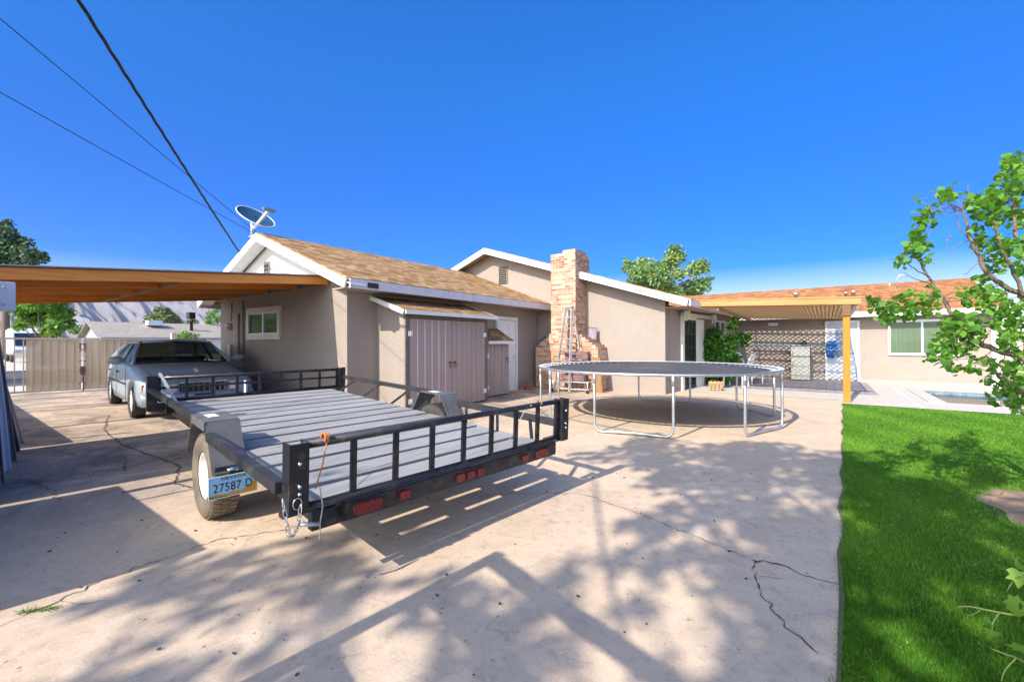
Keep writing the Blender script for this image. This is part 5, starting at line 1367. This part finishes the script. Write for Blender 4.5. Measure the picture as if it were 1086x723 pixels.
def blob_tree(name, label, cat, c, rx, rz, nc, cr, nl, ls, mat, bark, **k):
    C = Vector(c); cs = []; rs = []; ns = []
    for i in range(nc):
        v = Vector(rng.normal(size=3)); v.normalize(); q = rng.random()**.4
        cs.append((C.x+v.x*rx*q, C.y+v.y*rx*q, C.z+v.z*rz*q)); r = cr*(.55+.8*rng.random()); rs.append(r); ns.append(int(nl*(r/cr)**2))
    return tree(name, label, cat, (C.x,C.y,-.05), (C.x,C.y,C.z-.2*rz), cs, rs, ns, ls, mat, bark, **k)
# ash behind the house
c_ = at(690,300,31); c2 = at(735,305,31)
cs = []; rs = []; ns = []
for (px, py, rp) in ((668,283,9),(678,290,12),(690,284,12),(700,292,13),(688,302,14),(705,305,14),(716,266,9),(712,276,10),(722,272,7),(720,290,8),(744,280,8),(736,285,9),(748,285,6),(738,300,10),(728,305,10),(746,303,8),(664,277,4),(672,300,9),(712,312,14),(695,315,14),(735,314,12),(705,283,8),(681,278,7),(752,296,5)):
    q = at(px, py, 31 + rng.normal(0,1.2)); r = rp*31/FPX; cs.append(tuple(q)); rs.append(r); ns.append(int(420*(r/.7)**2))
tree('ash_tree', 'rounded ash tree with yellow green edges rising behind the stucco house', 'tree', (c_.x-1.0,c_.y,-.05), (c_.x-.6,c_.y,5.2), cs, rs, ns, .16, M['leaf_ash'], M['bark'], r0=.28)
# conifer far left
cs = []; rs = []; ns = []
for (px, py, rp) in ((4,244,9),(10,252,10),(18,262,9),(24,268,10),(35,270,9),(43,272,7),(5,265,14),(-12,240,12),(-20,258,16),(14,280,14),(30,282,14),(-8,280,18),(28,256,6),(8,236,5)):
    q = at(px, py, 42 + rng.normal(0,1.2)); r = rp*42/FPX; cs.append(tuple(q)); rs.append(r); ns.append(int(330*(r/1.)**2))
q = at(5,330,42)
tree('pine_tree', 'dark dense pine tree rising above the carport at far left', 'tree', (q.x,q.y,-.05), (q.x,q.y,11), cs, rs, ns, .26, M['needle'], M['bark_dark'], r0=.35)
cs = []; rs = []; ns = []
for (px, py, rp) in ((22,325,12),(38,330,12),(52,328,12),(62,335,9),(70,332,8),(48,340,12),(30,338,10),(60,346,8),(74,343,6),(40,318,14),(60,320,10),(54,352,8),(20,345,6)):
    q = at(px, py, 30 + rng.normal(0,.8)); r = rp*30/FPX; cs.append(tuple(q)); rs.append(r); ns.append(int(300*(r/.7)**2))
q = at(44,360,30)
tree('shade_tree', 'bright green leafy tree over the street behind the gate', 'tree', (q.x,q.y,-.05), (q.x,q.y,2.6), cs, rs, ns, .20, M['leaf_mul'], M['bark_dark'], r0=.18)
def px_bush(name, label, cat, items, depth, ls, mat, bark, dens=240, jit=.5, group=None, r0=.08):
    cs = []; rs = []; ns = []
    for (px, py, rp) in items:
        q = at(px, py, depth + rng.normal(0,jit)); r = rp*depth/FPX; cs.append(tuple(q)); rs.append(r); ns.append(max(30,int(dens*(rp/6)**2)))
    q = Vector(cs[0]); zz = sum(c[2] for c in cs)/len(cs)
    return tree(name, label, cat, (q.x,q.y,-.05), (q.x,q.y,max(.2,zz*.8)), cs, rs, ns, ls, mat, bark, group=group, r0=r0)
px_bush('pine_tree', 'pale olive pine tree beyond the neighbour house roof', 'tree', ((170,336,8),(160,338,6),(181,337,7),(168,329,5),(176,331,6),(188,342,4),(172,344,9),(160,345,5)), 108, .55, M['needle_pale'], M['bark_dark'], 200, 1.5, r0=.3)
px_bush('round_shrub', 'bright round shrub showing above the roof of the parked car', 'shrub', ((197,354,5),(188,356,4),(206,356,4),(197,358,6)), 62, .22, M['leaf_mul'], M['bark'], 160, .4)
px_bush('yard_tree', 'green yard tree between the carport rafters and the garage corner', 'tree', ((224,334,5),(230,328,5),(222,341,4),(231,338,5)), 75, .3, M['leaf_mul'], M['bark'], 180, .6, r0=.15)
px_bush('small_tree', 'small dark green tree left of the neighbour house gable', 'tree', ((84,347,4),(80,351,4),(76,350,4),(87,353,3)), 66, .25, M['leaf_shrub'], M['bark'], 170, .5, r0=.1)
px_bush('small_tree', 'small rounded green tree behind the neighbour house roof', 'tree', ((203,339,4),(208,341,3),(199,342,3)), 105, .4, M['leaf_mul'], M['bark'], 150, .5, r0=.15)
# shrub by the patio windows
px_bush('patio_shrub', 'bright green leafy shrub against the patio wall by the french door', 'shrub', ((765,372,13),(752,375,11),(758,362,10),(775,362,9),(785,358,7),(792,357,5),(777,345,6),(780,335,4),(757,352,7),(766,385,14),(752,388,10),(778,380,8),(748,368,7),(790,364,4),(770,395,11),(758,400,9)), 14.0, .085, M['leaf_shrub'], M['bark'], 150, .22, r0=.03)
g = 0
# hedge and wall beyond the pool
bw_ = MB(); bw_.box((4.6,27,0),(30,27.2,1.8)); tag(bw_.build('block_wall', M['blockwall']), 'grey block wall at the far end of the pool yard', 'wall')
for i, (x, y, h) in enumerate(((6.2,21.5,1.5),(7.6,21.0,1.9),(9.2,20.5,1.6))):
    cs = [(x+rng.normal(0,.35), y+rng.normal(0,.3), .35+h*rng.random()*.8) for _ in range(12)]
    tree('pool_shrub', ['low green shrub past the end of the rear wing','taller green shrub between two lower ones beyond the pool','rightmost green shrub beyond the pool'][i], 'shrub', (x,y,-.05), (x,y,h*.6), cs, [.38]*12, [150]*12, .10, M['leaf_mul'], M['bark'], group='shrubs beyond the pool', r0=.05)

# apricot tree on the lawn
ap = thing('apricot_tree', 'broad leaved fruit tree arching in from the right over the lawn', 'tree', (1.72,5.38,0))
g = MB(); D = 3.6
tb_ = Vector((1.72,5.38,-.03)); fork = at(1128,420,3.45)
limb(g, [tb_, tb_.lerp(fork,.5)+Vector((.03,.03,0)), fork], .085, .06, 9, .004)
def lp_(pts, d0, d1, r0, r1, start=None):
    P = ([start] if start is not None else []) + [at(x,y,d0+(d1-d0)*i/max(1,len(pts)-1)) for i,(x,y) in enumerate(pts)]
    return limb(g, P, r0*.78, r1, 7, .004)
A_ = lp_([(1100,392),(1086,381),(1055,371),(1035,362),(1021,352),(1010,335),(1000,317),(990,302),(984,292),(975,277),(964,262)], 3.5, 3.75, .035, .006, fork)
B_ = lp_([(1110,350),(1088,318),(1074,308),(1060,300),(1048,289),(1040,277),(1030,257),(1025,240),(1021,222)], 3.45, 3.5, .035, .007, fork)
C_ = lp_([(1120,360),(1095,325),(1083,310),(1076,290),(1065,270),(1058,250),(1054,235)], 3.5, 3.3, .026, .007, fork)
E_ = lp_([(1112,330),(1092,285),(1078,250),(1075,226),(1073,202),(1078,180)], 3.5, 3.6, .028, .007, fork)
F_ = lp_([(1105,425),(1080,411),(1061,400),(1050,386),(1046,376)], 3.5, 3.3, .025, .006, fork)
G_ = lp_([(1180,380),(1220,300),(1240,220),(1230,150)], 3.5, 3.9, .04, .008, fork)
H_ = lp_([(1170,400),(1250,360),(1330,330)], 3.5, 4.2, .035, .008, fork)
for pts, d in (([(1030,257),(1018,243),(1015,224),(1020,212)],3.5),([(1021,222),(1009,219),(998,222),(990,227)],3.5),([(1015,224),(1005,214),(996,206)],3.52),([(1028,213),(1027,200),(1028,195)],3.5),([(1026,255),(1015,260),(1008,266)],3.5),([(1008,251),(1005,256),(1004,264)],3.5),([(990,302),(975,297),(958,289)],3.7),([(984,292),(970,285),(955,276),(942,275)],3.75),([(1000,317),(985,318),(968,312),(950,315),(930,325)],3.65),([(1010,335),(990,335),(970,330)],3.6),([(1035,362),(1020,372),(1014,382)],3.55),([(1021,352),(1000,358),(985,352)],3.6),([(1035,383),(1045,388),(1055,378)],3.5),([(1074,308),(1060,312),(1045,318)],3.45),([(1040,277),(1030,286),(1022,292)],3.5),([(975,277),(978,262),(984,250),(990,240)],3.75),([(964,262),(968,245),(976,236)],3.75),([(990,226),(984,218),(977,214)],3.5)):
    lp_(pts, d, d+rng.normal(0,.1), .0065, .002)
LIMB_PTS = [p for Lm in (A_,B_,C_,E_,F_,G_,H_) for p in Lm[4:]]
CL = [(930,322,9,16),(942,330,10,22),(921,319,5,6),(938,337,7,10),(955,322,11,24),(970,318,12,26),(985,312,10,16),(968,330,10,20),(985,328,9,16),(948,335,6,8),
      (955,277,7,12),(963,270,8,14),(975,262,9,20),(972,250,9,18),(967,258,8,14),(985,276,6,8),(975,237,7,12),(985,232,9,16),(977,228,7,9),(990,222,7,9),(1000,208,8,14),(1010,203,8,12),(970,214,3,3),
      (1008,345,10,20),(1000,362,11,26),(1012,352,12,32),(1020,342,10,20),(995,375,9,18),(1005,380,9,18),(1018,370,10,20),(1030,372,9,18),(1012,390,8,12),(1005,368,12,28),(1032,391,7,9),(1028,355,10,20),(1040,348,11,24),(1033,340,9,14),(982,377,6,6),
      (1028,315,9,18),(1038,312,8,14),(1045,322,10,20),(1055,310,10,22),(1062,322,10,22),(1020,310,6,8),
      (1030,212,9,16),(1040,220,12,30),(1050,212,12,30),(1060,205,12,32),(1068,195,12,32),(1075,182,11,30),(1070,172,9,20),(1082,170,9,24),(1083,195,11,26),
      (1048,232,11,26),(1060,228,12,30),(1072,222,11,26),(1082,232,11,24),(1037,245,8,14),(1040,258,9,18),(1055,258,10,20),(1068,262,9,16),(1080,262,10,20),(1050,272,8,12),(1065,282,8,14),(1082,285,9,14),(1047,290,8,12),(1040,300,7,10),
      (1062,338,12,28),(1074,345,12,28),(1082,330,12,26),(1066,360,10,22),(1078,365,12,26),(1050,385,9,14),(1062,392,10,22),(1075,398,12,28),(1084,412,10,22),(1060,412,9,16),(1072,420,11,22),(1085,385,10,18),(1048,402,6,8),(1078,430,8,12),(1052,425,5,5)]
P = []; S = []
for (px, py, rp, n) in CL:
    c = at(px, py, 3.55); ls = sorted(LIMB_PTS, key=lambda p: (p-c).length)
    for k in range(1 if rng.random() < .7 else 2):
        s_ = ls[min(k*2, len(ls)-1)]; e_ = at(px+rng.normal(0,rp*.6), py+rng.normal(0,rp*.6), 3.55+rng.normal(0,.1))
        if (e_-s_).length < .45: limb(g, [s_, s_.lerp(e_,.5)+Vector(rng.normal(0,.03,3))+Vector((0,0,.03)), e_], .0035, .0012, 5, .004, 3)
g.build('trunk', M['bark'], ap)
for (px, py, rp, n) in CL:
    n = int(n*1.6); dep = 3.55 + rng.normal(0,.12)
    for _ in range(n):
        a = rng.random()*6.28; r = rp*math.sqrt(rng.random())*1.0; q = at(px+r*math.cos(a), py+r*math.sin(a), dep + rng.normal(0,.13)); P.append(tuple(q)); S.append(.026+.028*rng.random())
for _ in range(13):      # the half of the crown that lies outside the frame
    px, py = 1120+rng.random()*230, 110+rng.random()*200; dep = 3.6+rng.normal(0,.45)
    for _ in range(34):
        q = at(px+rng.normal(0,14), py+rng.normal(0,14), dep+rng.normal(0,.12)); P.append(tuple(q)); S.append(.026+.028*rng.random())
ROUND = np.array([(0,0,0),(.30,-.02,.03),(.52,.25,.07),(.46,.62,.06),(.18,.95,.0),(0,1.12,-.05),(-.18,.95,.0),(-.46,.62,.06),(-.52,.25,.07),(-.30,-.02,.03),(0,.5,-.02)])
leaf_mesh('crown', P, np.array(S), M['leaf'], ap, .35, shape=(ROUND, [(10,0,1,2),(10,2,3,4),(10,4,5,6),(10,6,7,8),(10,8,9,0)]))

# grape vine shoots close to the camera, lower right
vn = thing('grape_vine', 'young grape vine shoots with pale green leaves low at the right edge', 'vine', (1.35,1.55,0))
g = MB(); vb = Vector((1.25,1.75,-.01))
c1 = at(1150,640,1.45)
limb(g, [vb, vb.lerp(c1,.6)+Vector((.05,0,0)), c1], .014, .007, 7, .003)
V1 = limb(g, [c1, at(1086,651,1.5), at(1060,649,1.52), at(1030,643,1.55), at(1016,643,1.56)], .005, .0018, 6)
V2 = limb(g, [c1, at(1100,700,1.4), at(1078,697,1.45), at(1050,687,1.5)], .005, .0015, 6)
V3 = limb(g, [c1, at(1110,610,1.45), at(1090,612,1.5), at(1078,612,1.55), at(1067,628,1.6)], .004, .0015, 6)
limb(g, [at(1060,649,1.52), at(1053,660,1.5), at(1052,672,1.5)], .003, .0012, 5); limb(g, [at(1078,697,1.45), at(1066,710,1.45), at(1062,722,1.45)], .0025, .0012, 5)
limb(g, [at(1040,646,1.55), at(1030,652,1.55), at(1023,650,1.56)], .0015, .0008, 5)
g.build('stem', M['vine_stem'], vn)
P = [at(x,y,d) for x,y,d in ((1072,648,1.5),(1080,640,1.5),(1052,668,1.5),(1048,660,1.5),(1056,676,1.5),(1075,590,1.6),(1064,584,1.62),(1082,606,1.55),(1086,600,1.5),(1098,640,1.5),(1110,600,1.5),(1130,640,1.45),(1062,600,1.6),(1090,690,1.42))]
S = np.array([.045,.05,.035,.03,.035,.045,.04,.055,.05,.05,.06,.06,.03,.05])
LOBE = np.array([(0,0,0),(.35,-.12,.02),(.62,.12,.04),(.42,.34,.04),(.60,.70,.05),(.24,.66,.03),(0,1.1,-.03),(-.24,.66,.03),(-.60,.70,.05),(-.42,.34,.04),(-.62,.12,.04),(-.35,-.12,.02),(0,.4,-.02)])
leaf_mesh('leaves', P, S, M['leaf_vine'], vn, .5, shape=(LOBE, [(12,0,1,2),(12,2,3,4),(12,4,5,6),(12,6,7,8),(12,8,9,10),(12,10,11,0)]))

# ------------------------------------------------------------------ unseen things behind the camera, placed for their shade and reflections
bwk = MB(); bwk.box((-17.9,-.22,0),(-8.9,-.02,.95)); bwk.box((-17.9,-.24,.951),(-8.88,.0,1.0)); tag(bwk.build('block_wall', M['blockwall']), 'unseen grey block wall added for its shade along the driveway', 'wall')  # unseen wall, placed and sized for the shade on the driveway
bwk = MB(); bwk.box((-5.85,-.62,0),(-3.62,-.46,1.18)); bwk.box((-5.85,-.64,1.181),(-3.60,-.44,1.23)); tag(bwk.build('shade_wall', M['blockwall']), 'unseen low grey block wall added to shade the left of the driveway', 'wall')  # unseen low wall added to shade the left foreground
for i, (x, y) in enumerate(((-26,-3.2),(-31,-4.6),(-9.2,-8.8),(-36,-6.5))):
    hc = [(x+rng.normal(0,1.3), y+rng.normal(0,1.0), .9+4.2*rng.random()) for _ in range(18)]
    tree('garden_tree', ['leafy green street tree nearest the gate post on the hidden side','round leafy street tree second from the gate','leafy tree in the side yard behind the block wall','leafy street tree farthest from the gate'][i], 'tree', (x,y,-.05), (x,y,1.8), hc, [.8]*14, [110]*14, .2, M['leaf_mul'], M['bark_dark'], group='trees along the side yard', r0=.1)
SDX, SDY = math.sin(SUN_AZ)/math.tan(SUN_EL), math.cos(SUN_AZ)/math.tan(SUN_EL)
for i, (x, r_, lab) in enumerate(((-5.50,.05,'thick unseen grey pole added by the locker corner for its shadow'),(-5.12,.016,'thin unseen grey pole added apart from the locker for its shadow'))):  # unseen poles added to cast dark bands across the slab
    bwk = MB(); bwk.tube([(x,.06,0),(x,.06,2.2)], r_, 10); bwk.lathe([(0,0),(.10,0),(.10,.012),(r_,.012)], 12, Matrix.Translation((x,.06,0))); tag(bwk.build('shade_pole', M['panel_grey']), lab, 'pole')
fm = thing('shadow_frame', 'unseen timber frame placed to cast the post and rail shadow on the driveway', 'frame', (-.6,-1.0,0))  # unseen frame, shaped to cast the post and rail shadow
p0 = Vector((-2.08,-.61,2.2)); dv = Vector((.958,-.287,0)); p1 = p0 + dv*3.2
for p in (p0, p1):
    g = MB(); g.bar(Vector((p.x,p.y,0)), p, .085, .085, (1,0,0)); g.build('post', M['post_wood'], fm)
for dz, w_ in ((-.045,.09),(-.42,.07),(-.90,.09)):
    g = MB(); g.bar(p0+dv*.043+Vector((0,0,dz)), p1-dv*.043+Vector((0,0,dz)), .045, w_); g.build('rail', M['patio_wood'], fm)
cs = []; rs = []; ns = []
r_ = np.random.default_rng(21)
def inframe(v):
    c = CAMM.to_3x3().transposed() @ (Vector(v) - Vector((0,0,CAMH))); d = -c.z
    return d > -.6 and abs(c.x) < 1.30*d+.7 and abs(c.y) < .9*d+.7
def shade(gx, gy, r, n=100, h=5.6):
    h = h + r_.random()*2.2
    while True:
        v = (gx-SDX*h, gy-SDY*h, h)
        if not inframe(v): break
        h += .3
    cs.append(v); rs.append(r); ns.append(int(n*(r/.45)**2))
for (gx, gy, r) in ((-2.0,5.9,.5),(-1.3,5.95,.6),(-.6,6.1,.6),(.1,6.0,.6),(-1.5,5.2,.55),(-.7,5.3,.6),(0,5.3,.6),(.7,5.6,.5),(-.3,4.7,.6),(.4,4.7,.55),(1.0,4.9,.5),(-1.9,5.0,.35),(-1.2,4.5,.4),(-.5,4.0,.5),(.1,3.9,.55),(.7,4.1,.55),(1.2,4.2,.45),
    (-1.1,3.6,.35),(-.15,3.3,.5),(.45,3.5,.4),(1.1,3.3,.35),(-.7,3.1,.28),(.1,2.9,.3),(.75,2.9,.25),(-.25,2.5,.35),(-.05,2.2,.3),(-.6,2.5,.22),(-.45,2.0,.3),(.45,2.15,.2),(-1.2,2.35,.28),(-1.5,1.55,.3),(-1.15,1.75,.3),(-2.45,1.45,.18),(-2.0,.7,.22),(-2.8,1.1,.22),(-1.3,.9,.2),(-.9,1.45,.25),(-2.9,.7,.4),(-2.3,.3,.35),(-1.6,.35,.35),(-3.0,1.5,.28),(-2.8,2.0,.22),(1.5,3.6,.4),(1.4,5.3,.3),(-.5,6.6,.35),(.3,6.55,.4),(1.0,6.3,.3)):
    for j in range(3):
        shade(gx+r_.normal(0,.22), gy+r_.normal(0,.22), r*(.5+.35*r_.random()), 105)
tree('shade_tree', 'tall spreading shade tree standing behind the lawn edge', 'tree', (3.6,-6.2,-.05), (2.2,-4.9,4.4), cs, rs, ns, .125, M['leaf_shade'], M['bark_dark'], r0=.2, tw=.12)

# ------------------------------------------------------------------ overhead wires
def wire(name, lab, a, via, r, sag, ext=2.6, twist=False):
    a = Vector(a); via = Vector(via); b = a + (via-a)*ext; g = MB(); pts = []
    N = 60
    for k in range(N+1):
        t = k/N; p = a.lerp(b,t); 
        p.z += -sag*4*t*(1-t)/1.0 + sag*4*(1/ext)*(1-1/ext)*t*ext if t*ext <= 1 else -sag*4*t*(1-t) + sag*4*(1/ext)*(1-1/ext)
        pts.append(p)
    if twist:
        dirv = (b-a).normalized(); u = dirv.cross(Z).normalized(); w_ = u.cross(dirv)
        for ph in (0, 2.1, 4.2):
            q = [p.lerp(pts[min(k+1,N)],f) + (u*math.cos(ph+(k+f)*1.6) + w_*math.sin(ph+(k+f)*1.6))*r*1.0 for k,p in enumerate(pts[:-1]) for f in (0,.25,.5,.75)]
            g.tube(q, r*.75, 6)
    else: g.tube(pts, r, 6)
    tag(g.build(name, M['rubber'], recalc=False), lab, 'cable', 'overhead service cables')
wire('overhead_cable', 'thin dark cable, upper of the two thin ones meeting at the roof peak', (-10.75,4.6,4.02), at(0,20,5.0), .006, .05)
wire('overhead_cable', 'thin dark cable, lower of the two thin ones meeting at the roof peak', (-10.8,4.6,3.98), at(0,98,5.4), .006, .05)
wire('overhead_cable', 'thick twisted black cable dropping to the left roof slope', (-11.5,4.55,3.62), at(83,0,4.6), .013, .10, 2.2, True)

# ------------------------------------------------------------------ turf blades
N = 270000
yy = 1.9 + 10.3*rng.random(N*3)**1.6; xx = lawn_x(yy) + (.02+.34*yy)*rng.random(N*3)
dd = np.hypot((xx-SC[0])/.56, (yy-SC[1])/.66); ok = (dd > 1.0 + .12*rng.normal(size=len(dd))) & (yy < 12.22)
xx = xx[ok][:N]; yy = yy[ok][:N]; n = len(xx)
h = (.007 + .009*rng.random(n)) * (1 + .25*np.sin(xx*3.1+yy*1.7)); w_ = .0010 + .00048*yy
a = rng.random(n)*2*math.pi; la = rng.random(n)*2*math.pi; ll = h*(.35+.7*rng.random(n))
base = np.stack([xx, yy, np.full(n,-.012)], 1)
sx_ = np.stack([np.cos(a), np.sin(a), np.zeros(n)], 1) * w_[:,None]
tip = base + np.stack([np.cos(la)*ll, np.sin(la)*ll, h+.012], 1)
V = np.stack([base - sx_, base + sx_, tip], 1).reshape(-1,3)
tone = np.clip(.40 + .24*rng.normal(size=n) + .2*np.sin(xx*2.3+1)*np.sin(yy*1.9) + .15*np.sin(xx*6.1+yy*3.3), 0, 1)
go = raw_mesh('turf', V, [(0,1,2)], n, 3, np.repeat(tone,3), M['grass'], None, (1.0,6,0))
tag(go, kind='stuff')
n = 7000
yd = 1.9 + 10.2*rng.random(n)**1.5; xd = lawn_x(yd) + (.02+.34*yd)*rng.random(n)
keep = (np.hypot((xd-SC[0])/.56, (yd-SC[1])/.66) > 1) & (rng.random(n) < .25 + .75*(np.sin(xd*2.1+yd*.9)*np.sin(yd*1.3-xd) > .2)); xd = xd[keep]; yd = yd[keep]; n = len(xd)
bd = np.stack([xd, yd, np.full(n,-.005)],1); a = rng.random(n)*6.28; la = rng.random(n)*6.28; hd = .006+.010*rng.random(n)
sx_ = np.stack([np.cos(a),np.sin(a),np.zeros(n)],1)*(.0016+.0005*yd)[:,None]; tip = bd + np.stack([np.cos(la)*hd*1.3,np.sin(la)*hd*1.3,hd],1)
do = raw_mesh('dry_turf', np.stack([bd-sx_,bd+sx_,tip],1).reshape(-1,3), [(0,1,2)], n, 3, np.repeat(rng.random(n),3), leaf_mat('straw_blades', (.30,.28,.08), (.42,.36,.14), None, .1, .7), None, (1.0,6,0)); tag(do, kind='stuff')
n = 2200  # ragged turf edge along the slab
ye = 1.9 + 10.2*rng.random(n)**1.5; xe = lawn_x(ye) + .012*np.sin(ye*5.1) + rng.normal(0,.012,n)
base = np.stack([xe, ye, np.full(n,-.01)],1); a = rng.random(n)*6.28; hh = .012+.018*rng.random(n)
sx_ = np.stack([np.cos(a),np.sin(a),np.zeros(n)],1)*.003; tip = base + np.stack([rng.normal(-.006,.009,n),rng.normal(0,.009,n),hh],1)
eo = raw_mesh('turf_edge', np.stack([base-sx_,base+sx_,tip],1).reshape(-1,3), [(0,1,2)], n, 3, np.repeat(rng.random(n)*.5,3), M['grass'], None, (.2,6,0)); tag(eo, kind='stuff')
n = 120  # weeds in the slab crack, lower left
t = rng.random(n); bx_ = np.stack([-3.42+.12*t+rng.normal(0,.01,n), .30+.12*t+rng.normal(0,.012,n), np.full(n,.002)],1); a = rng.random(n)*6.28
tip = bx_ + np.stack([rng.normal(0,.012,n),rng.normal(0,.012,n),.008+.012*rng.random(n)],1); sx_ = np.stack([np.cos(a),np.sin(a),np.zeros(n)],1)*.003
wo = raw_mesh('crack_weeds', np.stack([bx_-sx_,bx_+sx_,tip],1).reshape(-1,3), [(0,1,2)], n, 3, np.repeat(rng.random(n)*.4,3), M['grass'], None, (-3.35,.35,0)); tag(wo, kind='stuff')

# ------------------------------------------------------------------ the air
hz = MB(); hz.box((-4600,-3200,-2),(500,4300,520)); hm = bpy.data.materials.new('thin_haze'); hm.use_nodes = True; hn = hm.node_tree; hn.nodes.clear()
ho = hn.nodes.new('ShaderNodeOutputMaterial'); hv = hn.nodes.new('ShaderNodeVolumePrincipled'); hv.inputs['Color'].default_value = (.62,.74,1,1); hv.inputs['Density'].default_value = .00006; hv.inputs['Anisotropy'].default_value = .1
hn.links.new(hv.outputs[0], ho.inputs['Volume']); tag(hz.build('haze', hm), kind='stuff')
# ------------------------------------------------------------------ camera, sun, sky
cam = bpy.data.cameras.new('camera'); cam.sensor_width = 36; cam.lens = FPX/1086*36; cam.clip_end = 12000; cam.clip_start = .05
co_ = bpy.data.objects.new('camera', cam); COL.objects.link(co_); mw = CAMM.to_4x4(); mw.translation = (0,0,CAMH); co_.matrix_world = mw; scene.camera = co_
sd3 = Vector((math.sin(SUN_AZ)*math.cos(SUN_EL), math.cos(SUN_AZ)*math.cos(SUN_EL), -math.sin(SUN_EL)))
sun = bpy.data.lights.new('sun', 'SUN'); sun.energy = 5.0; sun.angle = R(.53); sun.color = (1,.93,.82)
so = bpy.data.objects.new('sun', sun); COL.objects.link(so); so.rotation_euler = sd3.to_track_quat('-Z','Y').to_euler(); so.location = (0,-5,20)
wo_ = bpy.data.worlds.new('World'); scene.world = wo_; wo_.use_nodes = True; nt = wo_.node_tree
sky = nt.nodes.new('ShaderNodeTexSky'); sky.sky_type = 'NISHITA'; sky.sun_disc = False; sky.sun_elevation = SUN_EL; sky.sun_rotation = math.pi - SUN_AZ
sky.air_density = 1.0; sky.dust_density = .3; sky.ozone_density = 3.0; sky.altitude = 600
bg = nt.nodes['Background']; bg.inputs[1].default_value = .10
# deep blue away from the sun, paler low down, a broad pale glow added sunward to fill the shade
tc = nt.nodes.new('ShaderNodeTexCoord'); sp = nt.nodes.new('ShaderNodeSeparateXYZ'); nt.links.new(tc.outputs['Generated'], sp.inputs[0])
def mrange(src, a, b, c, d, smooth=True):
    n = nt.nodes.new('ShaderNodeMapRange'); n.interpolation_type = 'SMOOTHSTEP' if smooth else 'LINEAR'
    for i, v in enumerate((a,b,c,d)): n.inputs[1+i].default_value = v
    nt.links.new(src, n.inputs[0]); return n.outputs[0]
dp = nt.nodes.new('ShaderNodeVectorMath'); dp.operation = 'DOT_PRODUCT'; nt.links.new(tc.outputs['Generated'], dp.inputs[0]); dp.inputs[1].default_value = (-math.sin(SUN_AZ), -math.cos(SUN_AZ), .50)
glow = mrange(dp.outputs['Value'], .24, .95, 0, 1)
hs = nt.nodes.new('ShaderNodeHueSaturation'); nt.links.new(mrange(sp.outputs[2], .03, .5, .538, .513, False), hs.inputs['Hue'])
nt.links.new(mrange(sp.outputs[2], .03, .62, .90, 5.0, False), hs.inputs['Saturation']); nt.links.new(mrange(sp.outputs[2], .05, .6, 1.05, 1.75, False), hs.inputs['Value']); nt.links.new(sky.outputs[0], hs.inputs['Color'])
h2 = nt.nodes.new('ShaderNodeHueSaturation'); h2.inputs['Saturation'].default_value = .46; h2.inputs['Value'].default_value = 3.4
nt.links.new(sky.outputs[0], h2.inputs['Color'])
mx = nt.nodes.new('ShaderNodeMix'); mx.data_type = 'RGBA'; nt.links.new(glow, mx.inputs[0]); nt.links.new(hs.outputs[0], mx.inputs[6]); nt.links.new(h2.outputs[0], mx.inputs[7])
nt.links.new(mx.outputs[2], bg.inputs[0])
vs_ = scene.view_settings; vs_.view_transform = 'Standard'; vs_.look = 'None'; vs_.gamma = 1; vs_.use_curve_mapping = False; vs_.exposure = .70
scene.cycles.max_bounces = 8; scene.cycles.transparent_max_bounces = 12
